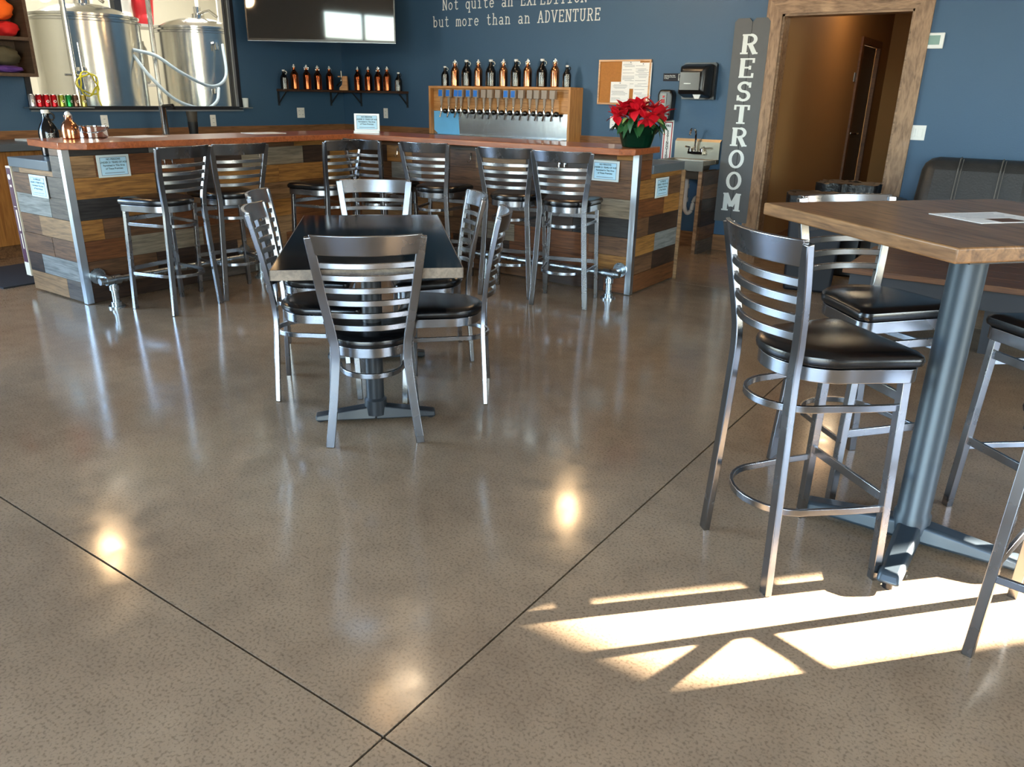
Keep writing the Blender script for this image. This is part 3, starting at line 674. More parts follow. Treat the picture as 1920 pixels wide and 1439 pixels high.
# ------------------------------------------------------------------ seating
def outline(fw, bw, yf, yb, n=10, rc=.035):
    """seat outline: straight front with rounded corners, sides tapering into a round back"""
    P = []
    for i in range(5): a = R(90 - 90 * i / 4); P.append((fw - rc + rc * math.cos(a), yf - rc + rc * math.sin(a)))
    ym = yb + bw * .95
    P += [(fw + (bw - fw) * .5, (yf - rc + ym) / 2 )]
    for i in range(n + 1): a = -PI * i / n; P.append((bw * math.cos(a), ym + (ym - yb) * math.sin(a)))
    P += [(-(fw + (bw - fw) * .5), (yf - rc + ym) / 2)]
    for i in range(5): a = R(180 - 90 * i / 4); P.append((-(fw - rc) + rc * math.cos(a), yf - rc + rc * math.sin(a)))
    return P
def seat_mesh(z0, z1, fw=.212, bw=.18, yf=.215, yb=-.185):
    o = outline(fw, bw, yf, yb, 14); cy = .02
    def ring(k, z): return [(x * k, cy + (y - cy) * k, z) for x, y in o]
    h = z1 - z0
    m = MB(); rr = [ring(.93, z0), ring(.985, z0 + h * .15), ring(1.0, z0 + h * .4), ring(.985, z0 + h * .65), ring(.93, z0 + h * .84), ring(.8, z0 + h * .94), ring(.55, z0 + h * .99), ring(.25, z1)]
    return m.rings(rr)
def bowpath(w, y, z, bow, n=12):
    return [(-w + 2 * w * i / n, y - bow * (1 - (2 * i / n - 1) ** 2), z) for i in range(n + 1)]
def seating(name, label, cat, group, stool):
    t = thing(name, label, cat, (0, 0, 0), 0, group)
    if stool:
        prof = [(.197, -.196, 0), (.178, -.19, .3), (.161, -.186, .6), (.158, -.186, .70), (.165, -.19, .78), (.185, -.21, .92), (.2, -.236, 1.07)]
        zt, rail0 = 1.078, 1.004; slats = [.96, .91, .858, .805]; seat0, seat1 = .703, .752; rings_ = [.575, .246]; fl_top = .7
    else:
        prof = [(.19, -.205, 0), (.168, -.198, .17), (.15, -.19, .34), (.146, -.19, .42), (.155, -.195, .50), (.182, -.215, .66), (.2, -.24, .79), (.214, -.262, .90)]
        zt, rail0 = .908, .828; slats = [.786, .736, .684, .632, .579, .527]; seat0, seat1 = .42, .468; rings_ = [.312]; fl_top = .418
    def at(z):
        for a, b_ in zip(prof, prof[1:]):
            if a[2] <= z <= b_[2]:
                k = (z - a[2]) / (b_[2] - a[2]); return a[0] + (b_[0] - a[0]) * k, a[1] + (b_[1] - a[1]) * k
        return prof[-1][0], prof[-1][1]
    st = 'chair_steel'
    for s in (-1, 1):
        sm = [Vector((s * x, y, z)) for x, y, z in prof]
        sm = bez(sm, len(sm) * 3)
        obj('back_leg', MB().bar(sm, .036, .022, (1, 0, 0)), st, t, bevel=.003)
    # top rail, curved backward
    zr = (zt + rail0) / 2; xr, yr = at(min(zr, prof[-1][2]))
    dz = (zt - rail0)
    m = MB(); bow = .05; lean = .2; n = 14; rr = []
    for i in range(n + 1):
        k = 2 * i / n - 1; x = xr * .98 * k; y = yr - bow * (1 - k * k)
        hh = dz / 2; th_ = .009
        rr.append([(x * (1 - .03), y + hh * lean - th_, -hh + zr), (x * .97, y + hh * lean + th_, -hh + zr), (x * 1.04, y - hh * lean + th_, hh + zr), (x * 1.04, y - hh * lean - th_, hh + zr)])
    m.rings(rr); obj('top_rail', m, st, t, bevel=.003)
    for z in slats:
        x, y = at(z); obj('slat', MB().bar(bowpath(x - .012, y, z, .042), .023, .012, (0, 0, 1)), st, t, bevel=.002)
    # apron band under the seat
    ol = outline(.196, .165, .198, -.165, 14)
    obj('seat_band', MB().bar([(x, y, seat0 - .022) for x, y in ol], .042, .014, (0, 0, 1), True), st, t, bevel=.002)
    obj('seat', seat_mesh(seat0, seat1), 'vinyl', t)
    tx = .172 if stool else .17
    for s in (-1, 1):
        obj('front_leg', MB().bar([(s * tx, .172, fl_top - .005), (s * .197, .186, 0)], .027, .027, (1, 0, 0)), 'chair_steel_worn', t, bevel=.002)
    for z in rings_:
        xw, yw = at(z); k = (fl_top - z) / fl_top; fx, fy = tx + (.197 - tx) * k, .172 + .014 * k
        rb = xw - .02; P = [(fx, fy, z), (fx * .6 + rb * .4 + .002, fy * .4, z)]
        for i in range(15): a = -PI * i / 14; P.append((rb * math.cos(a), -.06 + .15 * math.sin(a), z))
        P += [(-(fx * .6 + rb * .4 + .002), fy * .4, z), (-fx, fy, z)]
        obj('ring_stretcher', MB().bar(P, .022, .011, (0, 0, 1)), st, t, bevel=.002)
        if stool or True:
            obj('front_stretcher', MB().bar([(-fx, fy, z + (.03 if stool else 0)), (fx, fy, z + (.03 if stool else 0))], .03 if stool else .022, .011, (0, 0, 1)), st, t, bevel=.002)
    return t
GS = 'steel bar stools at the bar'; GH = 'steel bar stools at the high table'; GC = 'steel chairs at the dining table'
def put(root, x, y, yaw, label, group): return dup(root, (x, y, 0), R(yaw - 90), label, group)
s0 = seating('bar_stool', 'slat-back steel bar stool beside the age notice at the bar end by the growlers', 'bar stool', GS, True)
s0.location = (-4.892, 2.969, 0); s0.rotation_euler = (0, 0, R(188.4 - 90))
put(s0, -4.915, 3.476, 171.9, 'slat-back steel bar stool second from the growler end of the bar', GS)
put(s0, -4.826, 4.308, 182.7, 'slat-back steel bar stool third from the growler end of the bar', GS)
put(s0, -4.59, 4.743, 88.0, 'slat-back steel bar stool tucked into the inner corner of the bar', GS)
put(s0, -4.063, 4.809, 102.4, 'slat-back steel bar stool third from the poinsettia end of the bar', GS)
put(s0, -3.323, 4.799, 105.4, 'slat-back steel bar stool second from the poinsettia end of the bar', GS)
put(s0, -2.86, 4.795, 107.2, 'slat-back steel bar stool at the poinsettia end of the bar', GS)
put(s0, -.507, 2.358, 49.2, 'slat-back steel bar stool at the high table, its back toward the dining table', GH)
put(s0, -.496, 3.071, -39.3, 'slat-back steel bar stool at the high table, its back toward the waste bins', GH)
put(s0, .158, 3.053, 228, 'slat-back steel bar stool at the high table, its back toward the sofa', GH)
put(s0, .274, 2.294, 168, 'slat-back steel bar stool at the high table, opposite the waste bins', GH)
ch = seating('dining_chair', 'slat-back steel chair at the table end away from the bar', 'chair', GC, False)
ch.location = (-2.329, 2.289, 0); ch.rotation_euler = (0, 0, R(135.1 - 90))
put(ch, -3.37, 3.365, -50, 'slat-back steel chair at the table end nearest the bar', GC)
put(ch, -2.894, 2.503, 42.8, 'slat-back steel chair on the growler side, nearer the chair with its back to the room', GC)
put(ch, -3.335, 2.86, 40, 'slat-back steel chair on the growler side of the table, nearer the bar', GC)
put(ch, -2.373, 2.846, 215, 'slat-back steel chair on the poinsettia side, farther from the bar', GC)
put(ch, -2.822, 3.248, 229, 'slat-back steel chair on the poinsettia side of the table, nearer the bar', GC)

# ------------------------------------------------------------------ dining table
dtb = thing('dining_table', 'rectangular black topped dining table with pale edge among six steel chairs', 'table', (-2.713, 2.69, 0), R(134.16))
TL, TW = .745, .379
obj('table_top', MB().box(-TL + .004, TL - .004, -TW + .004, TW - .004, .72, .7575), 'black_laminate', dtb)
for nm, bx_ in (('e', (TL - .004, TL, -TW, TW)), ('w', (-TL, -TL + .004, -TW, TW)), ('n', (-TL, TL, TW - .004, TW)), ('s', (-TL, TL, -TW, -TW + .004))):
    obj('edge_band', MB().box(*bx_, .716, .757), 'table_band', dtb)
for s in (-1, 1):
    px = -.47 if s < 0 else .42
    pd = obj('pedestal', MB().lathe([(.05, .03), (.05, .1), (.04, .11), (.04, .7)], 24), 'black_iron', dtb, (px, 0, 0))
    for a in ((90, 270)):
        c, sn = math.cos(R(a)), math.sin(R(a))
        obj('foot', MB().quadbox([(-.04, 0, .012), (.04, 0, .012), (.035, .27, .012), (-.035, .27, .012), (-.03, 0, .075), (.03, 0, .075), (.025, .27, .035), (-.025, .27, .035)]).lathe([(.02, 0), (.02, .014)], 12, (0, .25, 0)), 'black_iron', pd, (0, 0, 0), (0, 0, R(a - 90)), bevel=.006)
    obj('top_plate', MB().box(-.13, .13, -.3, .3, .7, .716), 'black_iron', pd)

# ------------------------------------------------------------------ high table
ht = thing('high_table', 'bar height table with thick oak top on a grey steel pedestal', 'table', (-.2, 2.96, 0), R(49.5))
def to_ht(x, y):
    v = Vector((x + .2, y - 2.96)); c, s = math.cos(R(-49.5)), math.sin(R(-49.5)); return (v.x * c - v.y * s, v.x * s + v.y * c)
obj('top', MB().prism([(-.455, -.52), (.455, -.52), (.455, .52), (-.455, .52)], 1.0225, 1.065), 'table_wood', ht, rot=(0, 0, R(90)), bevel=.006)
px, py = to_ht(-.19, 2.68)
pd = obj('pedestal', MB().lathe([(.058, .05), (.058, .11), (.052, .12), (.052, 1.0)], 32), 'pipe_grey', ht, (px, py, 0))
for a in (-90, 0, 90, 180):
    fo = obj('foot', MB().quadbox([(-.045, 0, .02), (.045, 0, .02), (.036, .36, .02), (-.036, .36, .02), (-.035, 0, .09), (.035, 0, .09), (.03, .34, .055), (-.03, .34, .055)]), 'pipe_grey', ht, (px, py, 0), (0, 0, R(a + 40.5)), bevel=.012)
    obj('glide', MB().lathe([(.016, 0), (.016, .022)], 12, (0, .335, 0)), 'black_plastic', fo)
obj('top_plate', MB().box(-.18, .18, -.18, .18, 1.0, 1.0222), 'black_iron', ht, (px, py, 0))
pp = thing('printed_sheet', 'white printed sheet with a small picture lying on the high table', 'paper', (-.185, 2.985, 1.0655), R(50.5))
obj('sheet', MB().box(-.14, .14, -.108, .108, 0, .0012), 'paper', pp)
obj('picture', MB().box(-.05, .05, -.1, -.03, .0013, .0016), 'walnut', pp)
for k in range(5): obj('text_line', MB().box(-.1, .1 - .02 * (k % 2), .08 - .022 * k, .084 - .022 * k, .0013, .0016), 'faint_ink', pp)

# ------------------------------------------------------------------ tap tower
tw = thing('tap_tower', 'oak tap tower with sixteen beer taps and steel drip panel', 'tap tower', (-5.375, 7.47, .96))
TX0, TX1 = -.965, .965
obj('back_box', MB().box(TX0 + .02, TX1 - .02, -.07, .125, 0, .53), 'oak', tw)
obj('top_board', MB().box(TX0, TX1, -.13, .128, .53, .555), 'oak', tw)
for x in (TX0, TX1 - .025): obj('side_board', MB().box(0, .53, 0, .258, 0, .025), 'oak', tw, (x + .025, -.13, 0), (0, R(-90), 0))
obj('drip_panel', MB().box(TX0 + .03, TX1 - .04, -.078, -.07, .01, .287), 'drip_steel', tw)
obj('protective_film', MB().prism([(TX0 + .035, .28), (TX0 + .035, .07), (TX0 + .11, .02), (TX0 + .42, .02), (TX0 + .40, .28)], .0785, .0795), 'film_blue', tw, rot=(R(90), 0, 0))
obj('drip_tray', MB().box(TX0 + .05, TX1 - .06, -.2, -.07, .0, .03), 'bright_steel', tw, bevel=.004)
tx = [-6.124, -6.015, -5.91, -5.834, -5.723, -5.619, -5.509, -5.422, -5.314, -5.203, -5.106, -5.005, -4.893, -4.805, -4.708, -4.606]
m_body = MB().lathe([(.034, 0), (.034, .012), (.022, .016)], 16)
for i, x in enumerate(tx):
    tp = obj('tap', MB().tube([(0, .09, .0), (0, 0, .0)], .014, 12).tube([(0, .005, .01), (0, -.03, -.07)], .009, 10).lathe([(.012, .0), (.012, .05), (.006, .06)], 12, (0, 0, 0)), 'chrome', tw, (x + 5.375 , -.16, .285))
    obj('tap_collar', MB().lathe([(.008, -.028), (.024, -.02), (.03, 0), (.024, .02), (.008, .028)], 14), 'tap_black', tp, (.033, .03, .0))
    obj('handle', MB().quadbox([(-.007, -.007, .05), (.007, -.007, .05), (.007, .007, .05), (-.007, .007, .05), (-.016, -.012, .15), (.016, -.012, .15), (.016, .012, .15), (-.016, .012, .15)]).box(-.033, .033, -.022, .022, .15, .236), 'handle_wood', tp, rot=(R(-2), R(4 if i == 2 else 0), 0), bevel=.002)
    if i in (0, 1, 2, 3, 4, 5, 9, 10): obj('tape', MB().box(-.026, .026, -.0245, -.0222, .16, .226), 'blue_tape', tp, rot=(R(-2), R(4 if i == 2 else 0), 0))

# ------------------------------------------------------------------ growlers and bottles
def wrap(me, r, z0, rot90=True):
    """bend a text mesh round a bottle of radius r, facing local -y"""
    m2 = me.copy()
    for v in m2.vertices:
        u, w_ = (v.co.x, v.co.y)
        if rot90: u, w_ = -w_, u
        a = u / r - PI / 2
        v.co = ((r + .0008) * math.cos(a), (r + .0008) * math.sin(a), z0 + w_)
    return m2
TXT_G = text_mesh('bottle_print', 'EXPEDITION\nBREWING', .034, line=.95) if False else text_mesh('bottle_print', 'EXPEDITION', .026)
TXT_G3 = text_mesh('bottle_print', 'EXPEDITION\nEXPEDITION', .0235, line=.9)
def growler(k, label, group):
    s = k
    t = thing('growler', label, 'growler', (0, 0, 0), 0, group)
    obj('bottle_body', MB().lathe([(.05 * s, 0), (.057 * s, .006 * s), (.058 * s, .14 * s), (.054 * s, .165 * s), (.04 * s, .195 * s), (.026 * s, .215 * s), (.02 * s, .235 * s), (.02 * s, .262 * s)], 28), 'black_gloss', t)
    obj('cap', MB().lathe([(.022 * s, .258 * s), (.0225 * s, .276 * s), (.02 * s, .279 * s)], 18), 'white_plastic', t)
    ring = [(.02 * s + .017 * s + .017 * s * math.cos(2 * PI * i / 14) - .008 * s, 0, .238 * s + .021 * s * math.sin(2 * PI * i / 14)) for i in range(14)]
    obj('finger_ring', MB().tube(ring, .006 * s, 6, True), 'black_gloss', t)
    obj('bottle_print', wrap(TXT_G3, .058 * s, .075 * s), 'white_paint', t, smooth=0)
    return t
def swing(label, group, m='copper'):
    t = thing('swing_top_bottle', label, 'bottle', (0, 0, 0), 0, group)
    obj('bottle_body', MB().lathe([(.04, 0), (.046, .006), (.047, .16), (.042, .18), (.03, .2), (.02, .212), (.0175, .222), (.0175, .245)], 28), m, t)
    obj('stopper', MB().lathe([(.015, .245), (.017, .252), (.014, .262), (.008, .268), (.009, .276), (.004, .282)], 16), 'white_plastic', t)
    obj('wire_bail', MB().tube([(-.024, 0, .215), (-.026, -.004, .245), (-.012, 0, .266), (.012, 0, .266), (.026, -.004, .245), (.024, 0, .215), (.02, .0, .232)], .0028, 6).tube([(-.021, 0, .232), (.021, 0, .232)], .0035, 6), 'chrome', t)
    return t
GT = 'bottles on the tap tower'; GSH = 'bottles on the corner shelf'
gb_ = growler(1.0, 'black growler with white print standing on the tap tower', GT)
gs_ = growler(.77, 'small black growler at the end of the row on the tap tower', GT)
cu_ = swing('shiny copper swing-top bottle standing on the tap tower', GT)
am_ = swing('dark copper swing-top bottle on the corner shelf', GSH, 'amber_copper')
ORD = ['first', 'second', 'third', 'fourth', 'fifth']
bx_list = [-6.187, -6.039, -5.869, -5.701, -5.527, -5.353, -5.185, -5.03, -4.846, -4.683, -4.533]
zt = .96 + .556; ub = us = uc = False
for i, x in enumerate(bx_list):
    ry = R(36 + random.uniform(-14, 14))
    if i in (0, 10):
        if not us: gs_.location = (x, 7.46, zt); us = True; gs_.rotation_euler.z = R(38)
        else: dup(gs_, (x, 7.46, zt), ry, 'small black growler at the end of the row on the tap tower', GT)
    elif i % 2 == 0:
        if not ub: gb_.location = (x, 7.46, zt); ub = True; gb_.rotation_euler.z = R(30)
        else: dup(gb_, (x, 7.46, zt), ry, ORD[(9 - i) // 2] + ' large black growler from the cork board end of the tap tower', GT)
    else:
        if not uc: cu_.location = (x, 7.46, zt); uc = True; cu_.rotation_euler.z = R(40)
        else: dup(cu_, (x, 7.46, zt), ry, ORD[(9 - i) // 2] + ' shiny copper bottle from the cork board end of the tap tower', GT)
gb_['label'] = 'fourth large black growler from the cork board end of the tap tower'; cu_['label'] = 'fifth shiny copper bottle from the cork board end of the tap tower'
gs_['label'] = 'small black growler at the taped-handle end of the tap tower row'
# the copy at the far end
for o in list(bpy.data.objects):
    if o.get('label') == 'small black growler at the end of the row on the tap tower': o['label'] = 'small black growler at the untaped end of the tap tower row, toward the cork board'
# corner shelf
ZS = 1.452
cs = thing('corner_shelf', 'dark wooden corner shelf on iron brackets below the television', 'shelf', (XL, YW, ZS))
obj('shelf_board', MB().box(0, .2, -1.08, 0, -.025, 0), 'shelf_wood', cs)
obj('shelf_board', MB().box(.2, 1.15, -.2, 0, -.025, 0), 'shelf_wood', cs)
def bracket(loc, rz):
    return obj('bracket', MB().box(-.015, .015, -.005, 0, -.19, -.026).box(-.015, .015, -.18, 0, -.031, -.026).bar([(0, -.004, -.16), (0, -.15, -.03)], .02, .008, (1, 0, 0)), 'black_iron', cs, loc, (0, 0, rz))
for y in (-1.06, -.22): bracket((.001, y, 0), R(90))
for x in (.33, 1.13): bracket((x, -.001, 0), 0)
ua = False
for k, y in enumerate((6.544, 6.715, 6.908, 7.082, 7.277)):
    if k == 0: dup(gs_, (-7.93, y + .01, ZS), R(60), 'small black growler at the brewery window end of the corner shelf', GSH)
    elif not ua: am_.location = (-7.93, y, ZS); ua = True
    else: dup(am_, (-7.93, y, ZS), R(20 * k), ORD[k - 1] + ' dark copper bottle from the brewery window end of the corner shelf', GSH)
for k, x in enumerate((-7.646, -7.46, -7.29, -7.138, -6.949)):
    if k == 4: dup(gs_, (x, 7.49, ZS), R(20), 'small black growler at the tap tower end of the corner shelf', GSH)
    else: dup(am_, (x, 7.49, ZS), R(20 * k), ORD[3 - k] + ' dark copper bottle from the tap tower end of the corner shelf', GSH)
am_['label'] = 'first dark copper bottle from the brewery window end of the corner shelf'
bo = thing('bottle_opener_stand', 'wooden block with curved handle in the corner of the shelf', 'ornament', (-7.87, 7.43, ZS), R(35))
obj('block', MB().prism([(-.03, 0), (.075, 0), (.07, .17), (-.045, .17), (-.045, .155), (.0, .155), (.01, .1), (-.0, .06), (-.03, .03)], -.03, .03), 'oak', bo, rot=(R(90), 0, 0))
obj('handle', MB().tube(bez([(.0, -.04, .23), (.0, -.04, .16), (-.01, -.045, .1), (-.06, -.05, .05)], 16), .009, 8), 'tap_black', bo)
# growlers and bits on the bar
bg = dup(gb_, (-6.0, 2.83, .952), R(70), 'large black growler on the low ledge behind the bar end', None); bg.scale = (1.12,) * 3
if 'group' in bg: del bg['group']
def shiny_growler():
    t = thing('copper_growler', 'round copper growler with wire stopper on the bar top', 'growler', (-5.73, 2.85, 1.081), R(40))
    obj('bottle_body', MB().lathe([(.05, 0), (.056, .006), (.058, .05), (.054, .08), (.04, .105), (.024, .122), (.018, .14), (.018, .152)], 28), 'copper', t)
    obj('stopper', MB().lathe([(.017, .152), (.02, .157), (.018, .166), (.01, .172), (.006, .18)], 16), 'white_plastic', t)
    obj('wire_bail', MB().tube([(-.022, 0, .128), (-.027, -.004, .155), (-.012, 0, .174), (.012, 0, .174), (.027, -.004, .155), (.024, 0, .118)], .003, 6), 'chrome', t)
shiny_growler()
bk = thing('ice_bucket', 'low stainless steel bucket with wire handle on the bar', 'bucket', (-5.8, 3.04, 1.081))
obj('bucket_body', MB().lathe([(.085, 0), (.098, .004), (.105, .075), (.109, .078), (.103, .078), (.096, .008)], 32), 'chrome', bk)
obj('handle', MB().tube([(.108 * math.cos(R(a)), .108 * math.sin(R(a)) , .075 - .05 * math.sin(R((a + 150) / 1.0))) if False else (.112 * math.cos(R(a)), .112 * math.sin(R(a)), .07 - .035 * math.sin(R(a + 130) * 1.0)) for a in range(-130, 51, 12)], .003, 6), 'chrome', bk)
for k, (x, y, r_, lab) in enumerate(((-5.72, 3.35, 12, 'white paper sheet on the bar beside the steel bucket'), (-5.7, 4.45, -8, 'white paper sheet on the bar near the inner corner'))):
    tag(obj('paper_sheet', MB().box(-.11, .11, -.15, .15, 0, .003), 'paper', None, (x, y, 1.081), (0, 0, R(r_))), lab, 'paper')
fa = thing('sink_faucet', 'tall chrome faucet rising behind the bar', 'faucet', (-7.62, 4.74, .961), 0)
obj('column', MB().lathe([(.045, 0), (.045, .02), (.035, .03), (.035, .28), (.04, .3)], 20), 'chrome', fa)
obj('spout', MB().tube([(0, 0, .29), (.02, 0, .3), (.18, 0, .31), (.2, 0, .28)], .016, 10), 'black_plastic', fa)
st_ = thing('cup_stack', 'stack of dark plastic tumblers behind the bar', 'cups', (-7.5, 4.98, .961))
obj('tumbler', MB().lathe([(.042, 0), (.05, .15), (.052, .15)], 20), 'black_plastic', st_)
obj('tumbler', MB().lathe([(.046, .12), (.056, .25), (.058, .25)], 20), 'smoke_plastic', st_)
for k, (y, m_, lab) in enumerate(((3.55, 'paper', 'stack of white papers on the back worktop'), (3.95, 'cream_trim', 'cream folder lying on the back worktop'))):
    tag(obj('paper_stack', MB().box(-.12, .12, -.16, .16, 0, .018), m_, None, (-7.7, y, .961), (0, 0, R(6))), lab, 'paper')

# cans on the window ledge
ldg = struct('trim_4', MB().box(XL + .0155, XL + .14, 3.6, 4.2, 1.232, 1.2415), 'alu')
cans = [(3.656, 'can_silver', 'silver', 'can'), (3.72, 'can_red', 'dark red', ''), (3.784, 'can_red', 'bright red', ''), (3.851, 'can_red', 'pale red', ''), (3.921, 'can_lime', 'lime', ''), (3.989, 'can_green', 'green', ''), (4.052, 'can_brown', 'brown', ''), (4.126, 'can_gold', 'gold', '')]
labs = ['silver drink can at the end of the window ledge row', 'red drink can beside the silver can on the window ledge', 'red drink can between two other red cans on the ledge', 'red drink can beside the lime can on the window ledge', 'lime drink can on the window ledge', 'green drink can on the window ledge', 'brown drink can on the window ledge', 'gold drink can at the end of the ledge row']
for (y, m_, c_, _), lb in zip(cans, labs):
    t = thing('drink_can', lb, 'can', (XL + .09, y, 1.242), R(random.uniform(60, 120)), 'drink cans on the window ledge')
    obj('can_body', MB().lathe([(.022, 0), (.0295, .008), (.0295, .098), (.024, .108)], 20), m_, t)
    obj('lid', MB().lathe([(.0245, .108), (.0245, .112), (.02, .1105)], 20), 'bright_steel', t)
    obj('can_print', wrap(text_mesh('can_print', 'o', .05), .03, .055, False), 'white_paint', t)
tag(obj('acrylic_cup', MB().lathe([(.03, 0), (.036, .1), (.034, .1), (.028, .004)], 16), 'acrylic', None, (XL + .05, 6.02, 1.2425)), 'clear plastic cup at the corner of the brewery window', 'cup')
struct('trim_5', MB().box(XL + .001, XL + .1, 5.96, 6.08, 1.2315, 1.242), 'alu')

# ------------------------------------------------------------------ television across the corner
tv = thing('television', 'large flat black television mounted across the blue corner', 'television', (-7.155, 6.49, 1.95), math.atan2(.98, 1.31))
obj('screen', MB().box(-.805, .805, -.012, -.004, .022, .945), 'screen', tv)
obj('bezel', MB().box(-.82, .82, -.004, .04, 0, .965).box(-.82, .82, -.015, -.004, 0, .02).box(-.82, -.806, -.015, -.004, .02, .965).box(.806, .82, -.015, -.004, .02, .965).box(-.82, .82, -.015, -.004, .946, .965), 'bezel', tv)
obj('trim_strip', MB().box(-.82, .82, -.016, .0, -.004, .0), 'alu', tv)
obj('mount_arm', MB().box(-.15, .15, .04, .06, .3, .7).bar([(0, .06, .5), (-.05, 1.12, .5)], .08, .06, (0, 0, 1)), 'black_iron', tv)

# ------------------------------------------------------------------ lettering on the wall
for body, x0, z0, adv in (('but more than an ADVENTURE', -6.475, 2.158, .0862), ('Not quite an EXPEDITION', -6.33, 2.333, .0838)):
    t = thing('wall_lettering', 'white typewriter lettering reading ' + body, 'lettering', (x0, YW - .003, z0))
    for i, c in enumerate(body):
        if c != ' ': obj('letter', letters(MB(), c, 0, 0, .118, 0, .1, .085), 'white_paint', t, (i * adv, 0, 0), smooth=0)

# ------------------------------------------------------------------ things on the right wall
cb = thing('cork_board', 'cork notice board in a pale wooden frame', 'notice board', (-3.93, YW - .001, 1.57))
obj('cork_panel', MB().box(-.275, .275, -.012, 0, -.2, .2), 'cork', cb)
for bb in ((-.295, .295, -.215, -.198), (-.295, .295, .198, .215)): obj('frame_rail', MB().box(bb[0], bb[1], -.02, 0, bb[2], bb[3]), 'oak', cb)
for xx in (-.295, .278): obj('frame_stile', MB().box(-.198, .198, 0, .017, 0, .02), 'oak', cb, (xx + .017, -.0, 0), (R(90), R(-90), 0)) if False else obj('frame_stile', MB().box(xx, xx + .017, -.02, 0, -.198, .198), 'oak', cb)
def pinned(x, z, w_, h_, lab, seed, dy):
    t = thing('pinned_notice', lab, 'paper', (x, YW - .013 - dy, z), 0, 'papers on the cork board')
    obj('sheet', MB().box(-w_ / 2, w_ / 2, -.0012, 0, -h_ / 2, h_ / 2), 'paper', t)
    rr = random.Random(seed)
    m = MB(); zz = h_ / 2 - .03
    while zz > -h_ / 2 + .02:
        ww = rr.uniform(.4, .85) * w_; x0_ = -w_ / 2 + .012 if rr.random() < .6 else -ww / 2
        m.box(x0_, min(x0_ + ww, w_ / 2 - .01), -.0018, -.0013, zz, zz + .003); zz -= rr.choice((.01, .012, .012, .03))
    obj('printed_lines', m, 'faint_ink', t)
    obj('pin', MB().lathe([(.004, 0), (.005, .006)], 8), 'black_plastic', t, (0, -.0012, h_ / 2 - .012), (R(90), 0, 0))
pinned(-3.86, 1.64, .2, .26, 'printed notice pinned to the middle of the cork board', 3, .001)
pinned(-3.72, 1.575, .19, .36, 'tall printed notice pinned at the dispenser side of the cork board', 4, .003)
pinned(-3.965, 1.475, .215, .2, 'printed notice pinned low on the cork board', 5, .0055)
tdp = thing('towel_dispenser', 'black wall-mounted paper towel dispenser', 'dispenser', (-3.105, YW - .001, 1.585))
obj('housing', MB().prism([(-.165, -.165), (.165, -.165), (.165, .15), (.15, .165), (-.15, .165), (-.165, .15)], 0, .05), 'black_plastic', tdp, rot=(R(90), 0, 0))
obj('cover', MB().rings([[(-.155, -.05, -.155), (.14, -.05, -.155), (.14, -.05, .155), (-.155, -.05, .155)], [(-.15, -.19, -.12), (.12, -.19, -.12), (.12, -.17, .13), (-.15, -.17, .13)], [(-.12, -.215, -.09), (.1, -.215, -.09), (.1, -.2, .1), (-.12, -.2, .1)]]), 'black_plastic', tdp, bevel=.02)
obj('window', MB().quadbox([(-.125, -.205, -.085), (.075, -.205, -.085), (.075, -.2, -.085), (-.125, -.2, -.085), (-.115, -.218, .075), (.075, -.218, .075), (.075, -.19, .085), (-.115, -.19, .085)]).box(-.125, .075, -.222, -.2, -.085, .075), 'smoke_plastic', tdp, bevel=.008)
obj('brand_strip', MB().box(-.08, -.01, -.2235, -.2222, -.03, -.022), 'white_paint', tdp)
obj('paper_edge', MB().quadbox([(.02, -.17, -.16), (.06, -.17, -.16), (.06, -.16, -.16), (.02, -.16, -.16), (.0, -.18, -.12), (.08, -.18, -.12), (.08, -.16, -.12), (.0, -.16, -.12)]), 'paper', tdp)
sdp = thing('soap_dispenser', 'black wall-mounted soap dispenser below the hand washing sign', 'dispenser', (-3.42, YW - .001, 1.36))
obj('housing', MB().prism([(-.07, -.145), (.07, -.145), (.08, .1), (.06, .145), (-.06, .145), (-.08, .1)], 0, .11), 'black_plastic', sdp, rot=(R(90), 0, 0), bevel=.02)
obj('front_panel', MB().box(-.045, .02, -.114, -.1105, -.03, .11), 'smoke_plastic', sdp)
obj('print', MB().box(-.02, .0, -.116, -.1145, .07, .09).box(-.035, .005, -.116, -.1145, .02, .055), 'red_print', sdp)
hs = thing('hand_washing_sign', 'small black hand washing sign with white text and pictogram', 'sign', (-3.385, YW - .001, 1.62))
obj('plate', MB().box(-.115, .115, -.004, 0, -.036, .036), 'ink', hs)
obj('wording', text_mesh('wording', 'Employees Must Wash\nHands Before Returning\nTo Work', .0125, 'LEFT', 1.1), 'white_paint', hs, (-.105, -.0045, .002), (R(90), 0, 0))
obj('pictogram', MB().box(.045, .05, -.0048, -.0042, -.03, .03).box(.1, .105, -.0048, -.0042, -.03, .03).box(.05, .1, -.0048, -.0042, .026, .03).box(.05, .1, -.0048, -.0042, -.03, -.026).prism([(0, 0)] * 3, 0, 0).quadbox([(.055, -.005, -.02), (.095, -.005, -.02), (.095, -.0042, -.02), (.055, -.0042, -.02), (.06, -.005, .0), (.09, -.005, .0), (.09, -.0042, .0), (.06, -.0042, .0)]).box(.066, .084, -.005, -.0042, .004, .02), 'white_paint', hs)
ex = thing('extinguisher_sign', 'tall white sign with red border reading FIRE EXTINGUISHER', 'sign', (-3.4, YW - .001, 1.04))
obj('plate', MB().box(-.055, .055, -.004, 0, -.26, .18), 'white_plastic', ex)
obj('border', MB().box(-.045, -.035, -.006, -.0042, -.25, .165).box(.035, .045, -.006, -.0042, -.25, .165).box(-.045, .045, -.006, -.0042, .155, .165), 'red_print', ex)
obj('wording', text_mesh('wording', 'FIRE', .03), 'ink', ex, (0, -.0065, .125), (R(90), 0, 0))
